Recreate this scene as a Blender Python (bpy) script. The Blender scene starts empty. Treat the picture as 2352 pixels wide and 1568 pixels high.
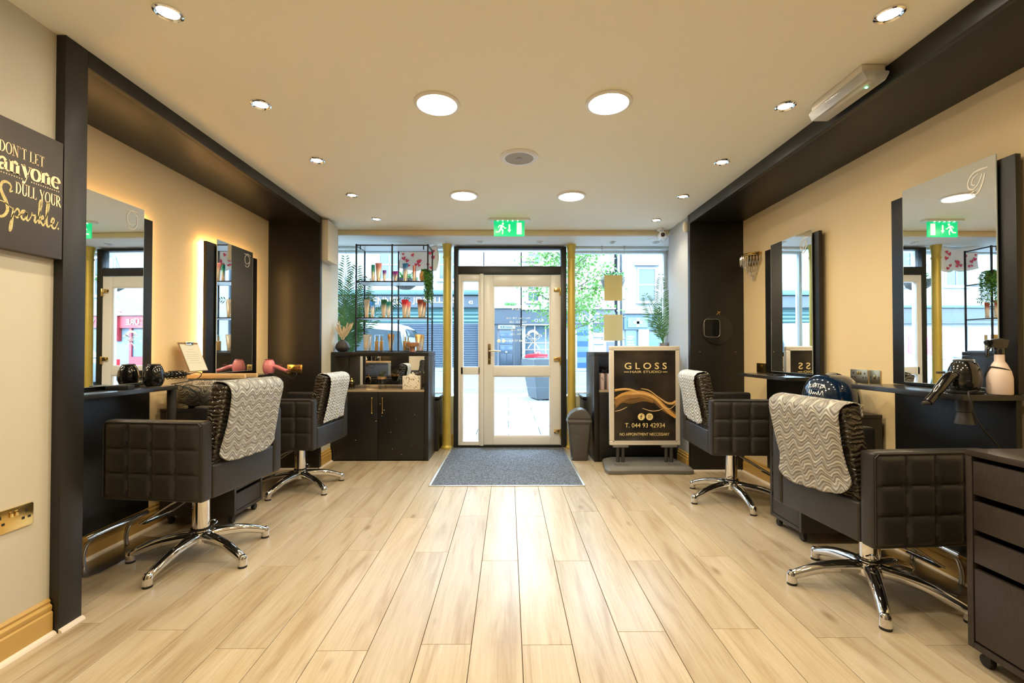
import bpy, bmesh, math, random
from mathutils import Vector, Matrix
PI = math.pi
random.seed(7)
scene = bpy.context.scene
C = scene.collection
# ------------------------------------------------------------------ camera
CAM_H = 1.15
FPX = 1046.0                                   # focal length in pixels of the 2352 px wide frame
cam_d = bpy.data.cameras.new('camera')
cam = bpy.data.objects.new('camera', cam_d); C.objects.link(cam)
cam_d.sensor_width = 36.0
cam_d.lens = 36.0 * FPX / 2352.0
cam_d.shift_y = 6.0 / 2352.0
cam_d.clip_start = 0.05; cam_d.clip_end = 300
cam.location = (0, 0, CAM_H)
cam.rotation_euler = (math.radians(90 + 0.77), 0, math.radians(-0.44))
scene.camera = cam
# ------------------------------------------------------------------ view
scene.view_settings.view_transform = 'Standard'
scene.view_settings.look = 'None'
scene.view_settings.gamma = 1.0
scene.view_settings.use_curve_mapping = False
scene.view_settings.exposure = 1.36
# ------------------------------------------------------------------ world: bright overcast sky
SKY = 10.0
w = bpy.data.worlds.new('overcast_sky'); scene.world = w
w.use_nodes = True
nt = w.node_tree
bg = nt.nodes['Background']
bg.inputs['Color'].default_value = (0.53, 0.775, 1.0, 1)
bg.inputs['Strength'].default_value = SKY
# ------------------------------------------------------------------ lamp levels
LED_W = 5.0            # each round flush ceiling light
SPOT_W = 7.5          # each ceiling downlight
STRIP_E = 16.0          # emission of the strip behind the mirrors
WARM = (1.0, 0.86, 0.58)
# ------------------------------------------------------------------ helpers: materials
_m = {}
def _nodes(name):
    m = bpy.data.materials.new(name); m.use_nodes = True
    return m, m.node_tree.nodes, m.node_tree.links, m.node_tree.nodes['Principled BSDF']
def rgb(c): return (c[0], c[1], c[2], 1.0)
def M(name, col=(.5,.5,.5), rough=.5, metal=0.0, bump=None, var=None, spec=.5, coat=0.0, emit=None, trans=0.0, alpha=1.0, sheen=0.0, stretch=(1,1,1)):
    """bump=(scale,strength,distance)  var=(scale,col2,lo,hi)"""
    if name in _m: return _m[name]
    m, N, L, b = _nodes(name)
    b.inputs['Base Color'].default_value = rgb(col)
    b.inputs['Roughness'].default_value = rough
    b.inputs['Metallic'].default_value = metal
    b.inputs['Specular IOR Level'].default_value = spec
    b.inputs['Coat Weight'].default_value = coat
    b.inputs['Coat Roughness'].default_value = .08
    b.inputs['Transmission Weight'].default_value = trans
    b.inputs['Alpha'].default_value = alpha
    b.inputs['Sheen Weight'].default_value = sheen
    if emit:
        b.inputs['Emission Color'].default_value = rgb(emit[0]); b.inputs['Emission Strength'].default_value = emit[1]
    if bump or var:
        tc = N.new('ShaderNodeTexCoord'); mp = N.new('ShaderNodeMapping'); mp.inputs['Scale'].default_value = stretch
        L.new(tc.outputs['Object'], mp.inputs['Vector'])
    if var:
        n = N.new('ShaderNodeTexNoise'); n.inputs['Scale'].default_value = var[0]; n.inputs['Detail'].default_value = 5
        r = N.new('ShaderNodeValToRGB'); e = r.color_ramp.elements
        e[0].position = var[2]; e[0].color = rgb(col); e[1].position = var[3]; e[1].color = rgb(var[1])
        L.new(mp.outputs['Vector'], n.inputs['Vector']); L.new(n.outputs['Fac'], r.inputs['Fac']); L.new(r.outputs['Color'], b.inputs['Base Color'])
    if bump:
        n = N.new('ShaderNodeTexNoise'); n.inputs['Scale'].default_value = bump[0]; n.inputs['Detail'].default_value = 4
        u = N.new('ShaderNodeBump'); u.inputs['Strength'].default_value = bump[1]; u.inputs['Distance'].default_value = bump[2]
        L.new(mp.outputs['Vector'], n.inputs['Vector']); L.new(n.outputs['Fac'], u.inputs['Height']); L.new(u.outputs['Normal'], b.inputs['Normal'])
    _m[name] = m
    return m
def glass_mat(name, tint=(1,1,1), refl=.07):
    """thin pane: transparent with a mirror-like sheen that grows at grazing angles"""
    if name in _m: return _m[name]
    m, N, L, b = _nodes(name); N.remove(b)
    out = N['Material Output']
    t = N.new('ShaderNodeBsdfTransparent'); t.inputs['Color'].default_value = rgb(tint)
    g = N.new('ShaderNodeBsdfGlossy'); g.inputs['Roughness'].default_value = .02
    f = N.new('ShaderNodeFresnel'); f.inputs['IOR'].default_value = 1.25
    mx = N.new('ShaderNodeMixShader')
    L.new(f.outputs['Fac'], mx.inputs['Fac']); L.new(t.outputs[0], mx.inputs[1]); L.new(g.outputs[0], mx.inputs[2])
    L.new(mx.outputs[0], out.inputs['Surface'])
    _m[name] = m
    return m
def oak_mat():
    if 'oak' in _m: return _m['oak']
    m, N, L, b = _nodes('oak_laminate')
    tc = N.new('ShaderNodeTexCoord'); oi = N.new('ShaderNodeObjectInfo')
    off = N.new('ShaderNodeVectorMath'); off.operation = 'MULTIPLY_ADD'
    cmb = N.new('ShaderNodeCombineXYZ')
    L.new(oi.outputs['Random'], cmb.inputs[0]); L.new(oi.outputs['Random'], cmb.inputs[1])
    L.new(cmb.outputs[0], off.inputs[0]); off.inputs[1].default_value = (37, 61, 0); L.new(tc.outputs['Object'], off.inputs[2])
    mp = N.new('ShaderNodeMapping'); mp.inputs['Scale'].default_value = (9, .9, 9); L.new(off.outputs[0], mp.inputs['Vector'])
    n1 = N.new('ShaderNodeTexNoise'); n1.inputs['Scale'].default_value = 1.3; n1.inputs['Detail'].default_value = 5; n1.inputs['Distortion'].default_value = 1.2
    L.new(mp.outputs[0], n1.inputs['Vector'])
    r1 = N.new('ShaderNodeValToRGB'); e = r1.color_ramp.elements
    e[0].position = .28; e[0].color = (.37, .27, .165, 1); e[1].position = .68; e[1].color = (.53, .445, .33, 1)
    k = r1.color_ramp.elements.new(.47); k.color = (.475, .385, .265, 1)
    L.new(n1.outputs['Fac'], r1.inputs['Fac'])
    mp2 = N.new('ShaderNodeMapping'); mp2.inputs['Scale'].default_value = (70, 2.2, 70); L.new(off.outputs[0], mp2.inputs['Vector'])
    n2 = N.new('ShaderNodeTexNoise'); n2.inputs['Scale'].default_value = 2.0; n2.inputs['Detail'].default_value = 3
    L.new(mp2.outputs[0], n2.inputs['Vector'])
    r2 = N.new('ShaderNodeValToRGB'); e = r2.color_ramp.elements
    e[0].position = .3; e[0].color = (.86, .83, .78, 1); e[1].position = .62; e[1].color = (1, 1, 1, 1)
    L.new(n2.outputs['Fac'], r2.inputs['Fac'])
    mul = N.new('ShaderNodeMixRGB'); mul.blend_type = 'MULTIPLY'; mul.inputs[0].default_value = 1
    L.new(r1.outputs[0], mul.inputs[1]); L.new(r2.outputs[0], mul.inputs[2])
    # knots
    mp3 = N.new('ShaderNodeMapping'); mp3.inputs['Scale'].default_value = (5.2, 2.2, 1); L.new(off.outputs[0], mp3.inputs['Vector'])
    v = N.new('ShaderNodeTexVoronoi'); v.inputs['Scale'].default_value = 1.0; L.new(mp3.outputs[0], v.inputs['Vector'])
    r3 = N.new('ShaderNodeValToRGB'); e = r3.color_ramp.elements
    e[0].position = .02; e[0].color = (.45, .33, .22, 1); e[1].position = .14; e[1].color = (1, 1, 1, 1)
    L.new(v.outputs['Distance'], r3.inputs['Fac'])
    mul2 = N.new('ShaderNodeMixRGB'); mul2.blend_type = 'MULTIPLY'; mul2.inputs[0].default_value = .8
    L.new(mul.outputs[0], mul2.inputs[1]); L.new(r3.outputs[0], mul2.inputs[2])
    # board to board tone
    hs = N.new('ShaderNodeHueSaturation'); mr = N.new('ShaderNodeMapRange'); mr.inputs[3].default_value = .92; mr.inputs[4].default_value = 1.07
    L.new(oi.outputs['Random'], mr.inputs[0]); L.new(mr.outputs[0], hs.inputs['Value']); L.new(mul2.outputs[0], hs.inputs['Color'])
    L.new(hs.outputs[0], b.inputs['Base Color'])
    b.inputs['Roughness'].default_value = .30
    b.inputs['Specular IOR Level'].default_value = .33
    bp = N.new('ShaderNodeBump'); bp.inputs['Strength'].default_value = .12; bp.inputs['Distance'].default_value = .002
    L.new(n2.outputs['Fac'], bp.inputs['Height']); L.new(bp.outputs[0], b.inputs['Normal'])
    _m['oak'] = m
    return m
def wave_mat(name, c1, c2, scale, rough, axis='Z', dist=3.0, dscale=2.0, bump=.5, detail=1.0, blend=(.35,.65)):
    """wavy stripes (printed and slightly raised)"""
    if name in _m: return _m[name]
    m, N, L, b = _nodes(name)
    tc = N.new('ShaderNodeTexCoord')
    wv = N.new('ShaderNodeTexWave'); wv.wave_type = 'BANDS'; wv.bands_direction = axis
    wv.inputs['Scale'].default_value = scale; wv.inputs['Distortion'].default_value = dist; wv.inputs['Detail'].default_value = detail
    wv.inputs['Detail Scale'].default_value = dscale
    L.new(tc.outputs['Object'], wv.inputs['Vector'])
    r = N.new('ShaderNodeValToRGB'); e = r.color_ramp.elements
    e[0].position = blend[0]; e[0].color = rgb(c1); e[1].position = blend[1]; e[1].color = rgb(c2)
    L.new(wv.outputs['Fac'], r.inputs['Fac']); L.new(r.outputs[0], b.inputs['Base Color'])
    b.inputs['Roughness'].default_value = rough
    u = N.new('ShaderNodeBump'); u.inputs['Strength'].default_value = bump; u.inputs['Distance'].default_value = .006
    L.new(wv.outputs['Fac'], u.inputs['Height']); L.new(u.outputs[0], b.inputs['Normal'])
    _m[name] = m
    return m
def cape_mat(name, dark, mid, light, F, A, G, rough, bump, wob=1.5, mix=.45):
    """cloth printed and pressed in sine-wave lines running across its width"""
    if name in _m: return _m[name]
    m, N, L, b = _nodes(name)
    tc = N.new('ShaderNodeTexCoord'); sp = N.new('ShaderNodeSeparateXYZ'); L.new(tc.outputs['Object'], sp.inputs[0])
    nz = N.new('ShaderNodeTexNoise'); nz.inputs['Scale'].default_value = 7; L.new(tc.outputs['Object'], nz.inputs['Vector'])
    def mt(op, a, c):
        n = N.new('ShaderNodeMath'); n.operation = op
        for i,q in enumerate((a,c)):
            if q is None: continue
            if isinstance(q,(int,float)): n.inputs[i].default_value = q
            else: L.new(q, n.inputs[i])
        return n.outputs[0]
    h = mt('SUBTRACT', sp.outputs['Z'], mt('MULTIPLY', sp.outputs['Y'], .9))
    wv = mt('SINE', mt('ADD', mt('MULTIPLY', sp.outputs['X'], G), mt('MULTIPLY', nz.outputs['Fac'], 9)), None)
    ph = mt('ADD', mt('ADD', mt('MULTIPLY', h, F), mt('MULTIPLY', wv, A)), mt('MULTIPLY', nz.outputs['Fac'], wob*6))
    s1 = mt('SINE', ph, None); s2 = mt('SINE', mt('MULTIPLY', ph, .37), None)
    v = mt('ADD', mt('MULTIPLY', mt('ADD', mt('MULTIPLY', s1, 1-mix), mt('MULTIPLY', s2, mix)), .5), .5)
    r = N.new('ShaderNodeValToRGB'); e = r.color_ramp.elements
    e[0].position = .08; e[0].color = rgb(dark); e[1].position = .92; e[1].color = rgb(light)
    k = r.color_ramp.elements.new(.5); k.color = rgb(mid)
    L.new(v, r.inputs['Fac']); L.new(r.outputs[0], b.inputs['Base Color'])
    b.inputs['Roughness'].default_value = rough
    u = N.new('ShaderNodeBump'); u.inputs['Strength'].default_value = bump; u.inputs['Distance'].default_value = .006
    L.new(s1, u.inputs['Height']); L.new(u.outputs[0], b.inputs['Normal'])
    _m[name] = m
    return m
# ------------------------------------------------------------------ helpers: mesh builder
def basis(d):
    d = Vector(d).normalized()
    a = Vector((0,0,1)) if abs(d.z) < .9 else Vector((1,0,0))
    u = d.cross(a).normalized(); v = d.cross(u).normalized()
    return u, v
def smooth_pts(pts, n=6, closed=False):
    P = [Vector(p) for p in pts]; out = []
    k = len(P)
    rng = range(k if closed else k-1)
    for i in rng:
        if closed: p0,p1,p2,p3 = P[(i-1)%k],P[i],P[(i+1)%k],P[(i+2)%k]
        else: p0,p1,p2,p3 = P[max(i-1,0)],P[i],P[i+1],P[min(i+2,k-1)]
        for j in range(n):
            t = j/n
            out.append(.5*((2*p1)+(-p0+p2)*t+(2*p0-5*p1+4*p2-p3)*t*t+(-p0+3*p1-3*p2+p3)*t**3))
    if not closed: out.append(P[-1])
    return out
class MB:
    def __init__(s): s.v = []; s.f = []; s.mi = []; s.cur = 0
    def add(s, vs, fs):
        o = len(s.v); s.v += [tuple(p) for p in vs]
        s.f += [tuple(o+i for i in f) for f in fs]; s.mi += [s.cur]*len(fs)
        return s
    def box(s, x0,x1,y0,y1,z0,z1):
        return s.add([(x0,y0,z0),(x1,y0,z0),(x1,y1,z0),(x0,y1,z0),(x0,y0,z1),(x1,y0,z1),(x1,y1,z1),(x0,y1,z1)],
                     [(0,3,2,1),(4,5,6,7),(0,1,5,4),(1,2,6,5),(2,3,7,6),(3,0,4,7)])
    def cbox(s, c, d): return s.box(c[0]-d[0]/2,c[0]+d[0]/2,c[1]-d[1]/2,c[1]+d[1]/2,c[2]-d[2]/2,c[2]+d[2]/2)
    def obox(s, c, d, R):
        """oriented box: R is a 3x3 matrix"""
        o = MB().cbox((0,0,0), d)
        return s.add([Vector(c)+R@Vector(p) for p in o.v], o.f)
    def tube(s, pts, r, n=10, closed=False, caps=True, ell=None):
        P = [Vector(p) for p in pts]; k = len(P)
        R = r if isinstance(r,(list,tuple)) else [r]*k
        u = None; vs = []
        for i in range(k):
            if closed: d = P[(i+1)%k]-P[i-1]
            else: d = P[min(i+1,k-1)]-P[max(i-1,0)]
            d = d.normalized() if d.length > 1e-9 else Vector((0,0,1))
            if u is None: u, _ = basis(d)
            u = (u-d*u.dot(d)); u = u.normalized() if u.length > 1e-6 else basis(d)[0]
            vv = d.cross(u)
            for j in range(n):
                a = 2*PI*j/n
                vs.append(P[i]+R[i]*(math.cos(a)*u+math.sin(a)*vv))
        fs = []
        for i in range(k if closed else k-1):
            i2 = (i+1)%k
            for j in range(n):
                j2 = (j+1)%n
                fs.append((i*n+j, i*n+j2, i2*n+j2, i2*n+j))
        if caps and not closed:
            fs.append(tuple(range(n-1,-1,-1))); fs.append(tuple((k-1)*n+j for j in range(n)))
        return s.add(vs, fs)
    def cyl(s, p0, p1, r, n=20): return s.tube([p0,p1], r, n)
    def lathe(s, prof, c=(0,0,0), n=24, axis='z', ang=2*PI, sx=1, sy=1):
        """prof: list of (r, h)"""
        full = abs(ang-2*PI) < 1e-6; m = n if full else n+1
        vs = []
        for (r,h) in prof:
            for j in range(m):
                a = ang*j/n
                p = (r*math.cos(a)*sx, r*math.sin(a)*sy, h)
                if axis == 'x': p = (p[2], p[0], p[1])
                elif axis == 'y': p = (p[0], p[2], p[1])
                vs.append((p[0]+c[0], p[1]+c[1], p[2]+c[2]))
        fs = []
        for i in range(len(prof)-1):
            for j in range(n):
                j2 = (j+1) % m if full else j+1
                fs.append((i*m+j, i*m+j2, (i+1)*m+j2, (i+1)*m+j))
        ring = len(prof) >= 4 and abs(prof[0][0]-prof[-1][0]) < 1e-9
        if ring and prof[0][0] > 1e-6:
            k = len(prof)-1
            fs += [(k*m+j, k*m+((j+1)%m), (j+1)%m, j) for j in range(n)]
        if prof[0][0] > 1e-6 and not ring: fs.append(tuple(range(m-1,-1,-1)))
        if prof[-1][0] > 1e-6 and not ring: fs.append(tuple((len(prof)-1)*m+j for j in range(m)))
        return s.add(vs, fs)
    def prism(s, outline, f, d):
        """outline: 2-D points; f(u,v,w)->3-D; extruded from w=0 to w=d"""
        n = len(outline)
        vs = [f(u,v,0) for u,v in outline]+[f(u,v,d) for u,v in outline]
        fs = [tuple(range(n-1,-1,-1)), tuple(range(n,2*n))]
        fs += [(i,(i+1)%n,n+(i+1)%n,n+i) for i in range(n)]
        return s.add(vs, fs)
    def grid(s, fn, nu, nv):
        vs = [fn(i/nu, j/nv) for j in range(nv+1) for i in range(nu+1)]
        fs = [(j*(nu+1)+i, j*(nu+1)+i+1, (j+1)*(nu+1)+i+1, (j+1)*(nu+1)+i) for j in range(nv) for i in range(nu)]
        return s.add(vs, fs)
    def ribbon(s, pts, wd, f, d=.0008, n=6, smooth=True):
        """flat stroke in 2-D (pts with widths wd) mapped by f(u,v,w), a hair thick"""
        P = [Vector((p[0],p[1],0)) for p in pts]
        W = list(wd) if isinstance(wd,(list,tuple)) else [wd]*len(P)
        if smooth and len(P) > 2:
            Q = smooth_pts(P, n); m = len(Q)
            WW = []
            for i in range(m):
                t = i/(m-1)*(len(W)-1); a = int(min(t,len(W)-2)); WW.append(W[a]+(W[a+1]-W[a])*(t-a))
            P, W = Q, WW
        k = len(P); Lp = []; Rp = []
        for i in range(k):
            t = P[min(i+1,k-1)]-P[max(i-1,0)]
            t = t.normalized() if t.length > 1e-9 else Vector((1,0,0))
            nn = Vector((-t.y,t.x,0))*W[i]*.5
            Lp.append(P[i]+nn); Rp.append(P[i]-nn)
        vs = [f(p.x,p.y,d) for p in Lp]+[f(p.x,p.y,d) for p in Rp]
        fs = [(i,k+i,k+i+1,i+1) for i in range(k-1)]
        return s.add(vs, fs)
    def build(s, name, mat, parent=None, loc=(0,0,0), rot=(0,0,0), bevel=0, seg=2, smooth=40, kind=None, recalc=True):
        me = bpy.data.meshes.new(name)
        me.from_pydata(s.v, [], s.f)
        mats = mat if isinstance(mat,(list,tuple)) else [mat]
        for m_ in mats: me.materials.append(m_)
        if len(mats) > 1: me.polygons.foreach_set('material_index', s.mi)
        if bevel or recalc:
            bm = bmesh.new(); bm.from_mesh(me)
            if recalc: bmesh.ops.recalc_face_normals(bm, faces=bm.faces)
            if bevel:
                es = [e for e in bm.edges if len(e.link_faces) == 2 and e.calc_face_angle(0) > .6]
                bmesh.ops.bevel(bm, geom=es, offset=bevel, segments=seg, profile=.6, affect='EDGES', clamp_overlap=True)
            bm.to_mesh(me); bm.free()
        if smooth:
            me.polygons.foreach_set('use_smooth', [True]*len(me.polygons))
            me.set_sharp_from_angle(angle=math.radians(smooth))
        me.update()
        o = bpy.data.objects.new(name, me); C.objects.link(o)
        o.location = loc; o.rotation_euler = rot
        if parent: o.parent = parent
        if kind: o['kind'] = kind
        return o
def tag(o, label, cat, group=None):
    o['label'] = label; o['category'] = cat
    if group: o['group'] = group
    return o
def thing(name, label, cat, loc=(0,0,0), rotz=0, group=None):
    o = bpy.data.objects.new(name, None); C.objects.link(o)
    o.empty_display_size = .1
    o.location = loc; o.rotation_euler = (0,0,rotz)
    return tag(o, label, cat, group)
def struct(o): o['kind'] = 'structure'; return o
def sroot(name, loc=(0,0,0)):
    o = bpy.data.objects.new(name, None); C.objects.link(o); o.empty_display_size = .1; o.location = loc
    return struct(o)
def dup(root, loc, rotz=0, label=None):
    r = root.copy(); C.objects.link(r); r.location = loc; r.rotation_euler = (0,0,rotz)
    if label: r['label'] = label
    for ch in list(root.children):
        c = ch.copy(); C.objects.link(c); c.parent = r
        for g in ch.children:
            d = g.copy(); C.objects.link(d); d.parent = c
    return r
def letters(mb, mat, parent, name='letter'):
    """one object for each separate character of a lettering mesh"""
    par = list(range(len(mb.v)))
    def find(i):
        while par[i] != i: par[i] = par[par[i]]; i = par[i]
        return i
    for f in mb.f:
        a = find(f[0])
        for i in f[1:]: par[find(i)] = a
    comp = {}
    for f in mb.f: comp.setdefault(find(f[0]), []).append(f)
    for fs in comp.values():
        ids = sorted({i for f in fs for i in f}); mp = {k: j for j,k in enumerate(ids)}
        t = MB(); t.add([mb.v[i] for i in ids], [tuple(mp[i] for i in f) for f in fs]); t.build(name, mat, parent, smooth=0, recalc=False)
def text_mesh(body, size, f, align='CENTER', space=1.0, depth=.0012, sx=1.0, bold=0.0):
    """built-in font lettering as an MB, mapped by f(u,v,w)"""
    cu = bpy.data.curves.new('lettering', 'FONT'); cu.body = body; cu.size = size; cu.align_x = align; cu.align_y = 'CENTER'
    cu.space_character = space; cu.extrude = depth/2; cu.offset = bold; cu.resolution_u = 3
    ob = bpy.data.objects.new('lettering', cu); C.objects.link(ob)
    dg = bpy.context.evaluated_depsgraph_get(); dg.update()
    me = bpy.data.meshes.new_from_object(ob.evaluated_get(dg))
    mb = MB(); mb.add([f(v.co.x*sx, v.co.y, v.co.z+depth/2) for v in me.vertices], [tuple(p.vertices) for p in me.polygons])
    bpy.data.objects.remove(ob); bpy.data.curves.remove(cu); bpy.data.meshes.remove(me)
    return mb
# planes for flat work: f(u right, v up, w out of the surface)
def on_back(x,y,z): return lambda u,v,w_: (x+u, y-w_, z+v)          # faces the camera (-Y)
def on_back_rev(x,y,z): return lambda u,v,w_: (x-u, y+w_, z+v)      # faces the street (+Y)
def on_left(x,y,z): return lambda u,v,w_: (x+w_, y+u, z+v)          # on the left wall, faces +X
def on_right(x,y,z): return lambda u,v,w_: (x-w_, y-u, z+v)         # on the right wall, faces -X
def PX(px, Y): return (px-1168.0)*Y/FPX
def PZ(py, Y): return CAM_H+(804.0-py)*Y/FPX
# ================================================================== materials
m_ceil  = M('ceiling_paint', (.92,.875,.73), .75, bump=(60,.05,.002))
m_cream = M('cream_wall_paint', (.58,.535,.44), .6, bump=(90,.05,.002))
m_white = M('white_wall_paint', (.82,.82,.80), .6, bump=(90,.05,.002))
m_tan   = M('tan_wall_paint', (.76,.59,.34), .55, bump=(80,.06,.002))
m_tan_r = m_tan
m_black = M('black_laminate', (.007,.0066,.0068), .36, bump=(220,.06,.001))
m_blackp= M('black_paint_panel', (.010,.0088,.008), .42, bump=(150,.05,.001))
m_base  = M('tan_baseboard_paint', (.55,.34,.10), .4)
m_oak   = oak_mat()
m_upvc  = M('white_upvc', (.80,.77,.72), .28)
m_dark  = M('black_frame_paint', (.012,.013,.012), .4)
m_gold  = M('gold_column_paint', (.60,.43,.07), .42, .35, bump=(40,.1,.003), var=(5,(.66,.50,.12),.35,.7))
m_brass = M('polished_brass', (.78,.55,.20), .2, 1.0)
m_chrome= M('chrome', (.80,.80,.82), .07, 1.0)
m_steel = M('brushed_steel', (.50,.49,.47), .28, 1.0)
m_mirror= M('mirror_silver', (.93,.94,.94), .006, 1.0)
m_glass = glass_mat('window_glass')
m_alu   = M('champagne_aluminium', (.82,.76,.68), .35, .4)
m_edge  = M('aluminium_edge', (.72,.72,.66), .35, .8)
m_scotia= M('pale_beading', (.78,.68,.58), .5)
CEIL = 2.455
# ================================================================== floor
floor = sroot('floor', (0,0,0))
MB().box(-2.6,2.6,-3.2,5.56,-.08,-.009).build('subfloor', M('dark_subfloor',(.10,.07,.04),.9), floor, smooth=0)
PW, PLEN, GAP = .197, 1.383, .0013
offs = {0:1.793,-1:2.506,-2:1.80,-3:2.615,-4:1.765,-5:2.64,-6:1.78,1:2.50,2:1.874,3:2.50,4:1.89,5:2.55,6:1.83,-7:2.45,-8:1.9,-9:2.5,7:2.62,8:1.78,-10:1.95,-11:2.6,9:2.4,10:1.9}
pm = {}
def plank_mesh(wd, ln):
    key = (round(wd,3), round(ln,3))
    if key not in pm:
        h = .0008; t = MB(); x = wd/2-GAP; y = ln/2-GAP*.7
        t.add([(-x,-y,-.008),(x,-y,-.008),(x,y,-.008),(-x,y,-.008),(-x,-y,-h),(x,-y,-h),(x,y,-h),(-x,y,-h),
               (-x+h,-y+h,0),(x-h,-y+h,0),(x-h,y-h,0),(-x+h,y-h,0)],
              [(0,1,5,4),(1,2,6,5),(2,3,7,6),(3,0,4,7),(4,5,9,8),(5,6,10,9),(6,7,11,10),(7,4,8,11),(8,9,10,11)])
        me = bpy.data.meshes.new('plank'); me.from_pydata(t.v,[],t.f); me.materials.append(m_oak); me.update()
        pm[key] = me
    return pm[key]
for k in range(-12, 12):
    x0 = .052+PW*k; x1 = x0+PW
    x0c, x1c = max(x0,-2.36), min(x1,2.27)
    if x1c-x0c < .02: continue
    y = offs.get(k, 2.0 if k%2 else 2.6)
    while y > -3.1: y -= PLEN
    while y < 5.42:
        a, b_ = max(y,-3.1), min(y+PLEN,5.42)
        if b_-a > .03:
            o = bpy.data.objects.new('plank', plank_mesh(x1c-x0c, b_-a)); C.objects.link(o)
            o.location = ((x0c+x1c)/2, (a+b_)/2, 0); o.parent = floor
        y += PLEN
# ================================================================== ceiling
struct(MB().box(-2.6,2.6,-3.2,4.955,CEIL,CEIL+.12).build('ceiling', m_ceil, smooth=0))
struct(MB().box(-2.7,2.7,4.956,5.78,2.397,CEIL+.25).build('ceiling_bay', m_white, smooth=0))
struct(MB().box(-1.87,1.80,4.935,4.955,2.40,CEIL-.002).build('trim_1', M('beam_cream_paint',(.74,.62,.40),.55), bevel=.004))
# ================================================================== left wall with recess
struct(MB().box(-2.05,-1.868,-3.2,1.88,0,CEIL).build('wall_left', m_cream, smooth=0))
struct(MB().box(-2.45,-2.33,1.88,4.5,0,CEIL).build('wall_left_recess', m_tan, smooth=0))
t = MB()
t.box(-2.33,-1.83,1.88,1.982,.0,CEIL-.001)          # near post
t.box(-2.33,-1.83,4.425,4.475,.0,CEIL-.001)         # far jamb
t.box(-2.33,-1.862,1.982,4.425,2.40,CEIL-.001)      # soffit
t.box(-1.862,-1.83,1.982,4.425,2.382,CEIL-.001)     # fascia
struct(t.build('trim_2', m_blackp, bevel=.003))
struct(MB().box(-2.45,-1.852,4.476,4.955,0,2.453).build('wall_left_nib', m_cream, smooth=0))
# ================================================================== right wall with recess
struct(MB().box(2.25,2.37,-.2,4.4,0,CEIL).build('wall_right_recess', m_tan, smooth=0))
t = MB()
t.box(1.735,2.25,4.332,4.385,.0,CEIL-.001)
t.box(1.735,2.25,-.30,-.2,.0,CEIL-.001)
t.box(1.765,2.25,-.2,4.332,2.385,CEIL-.001)
t.box(1.735,1.765,-.2,4.332,2.363,CEIL-.001)
struct(t.build('trim_3', m_blackp, bevel=.003))
struct(MB().box(1.752,2.37,4.386,4.955,0,2.453).build('wall_right_nib', M('grey_white_wall_paint',(.46,.48,.51),.6), smooth=0))
struct(MB().box(1.77,1.95,-3.2,-.301,0,CEIL).build('wall_right', m_cream, smooth=0))
struct(MB().box(-2.2,2.2,-3.32,-3.2,0,CEIL).build('wall_back', m_cream, smooth=0))
struct(MB().box(1.782,1.802,4.935,4.955,0,2.40).build('trim_4', M('beam_cream_paint'), bevel=.002))
# bay sides
struct(MB().box(1.95,2.08,4.957,5.78,0,2.396).build('wall_right_bay', M('grey_white_wall_paint'), smooth=0))
struct(MB().box(-2.5,-2.38,4.957,5.78,0,2.396).build('wall_left_bay', m_white, smooth=0))
# ================================================================== baseboards
def base_profile(y0, y1, x, s, h=.145, th=.020):
    """skirting along Y on the wall plane x; s=+1 sticks out to +X"""
    pr = [(0,0),(th,0),(th,h*.62),(th*.7,h*.66),(th*.85,h*.72),(th*.85,h*.80),(th*.4,h*.86),(th*.55,h*.93),(th*.2,h),(0,h)]
    return MB().prism(pr, lambda u,v,w_: (x+s*u, y0+w_, v), y1-y0)
struct(base_profile(-3.19,1.876,-1.868,1).build('baseboard_left', m_base, smooth=30))
struct(base_profile(1.985,4.42,-2.33,1).build('baseboard_left_recess', m_base, smooth=30))
struct(base_profile(-.19,4.33,2.25,-1).build('baseboard_right', m_base, smooth=30))
struct(base_profile(4.40,4.68,1.752,-1).build('baseboard_right_nib', m_base, smooth=30))
struct(base_profile(4.49,4.745,-1.852,1).build('baseboard_left_nib', m_base, smooth=30))
def beading(name, pts):
    t = MB()
    for (a,b_) in pts:
        d = (Vector(b_)-Vector(a)); L_ = d.length; ang = math.atan2(d.y,d.x)
        R = Matrix.Rotation(ang,3,'Z')
        pr = [(0,0),(.016,0),(.012,.009),(.004,.014),(0,.015)]
        t.prism(pr, (lambda a_,R_: (lambda u,v,w_: Vector(a_)+R_@Vector((w_,u,v))))(a,R), L_)
    return struct(t.build(name, m_scotia, smooth=30))
beading('trim_5', [((-1.83,1.984,0),(-1.83,1.88,0)),((-1.848,1.878,0),(-1.848,-3.1,0)),((-1.83,4.475,0),(-1.83,4.424,0)),((-1.832,4.745,0),(-1.832,4.478,0)),((-2.31,4.42,0),(-2.31,1.99,0)),((-1.835,4.424,0),(-2.29,4.424,0))])
beading('trim_6', [((1.735,4.33,0),(1.735,4.385,0)),((1.732,4.40,0),(1.732,4.68,0)),((2.23,-.15,0),(2.23,4.33,0)),((2.21,4.331,0),(1.74,4.331,0))])
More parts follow.
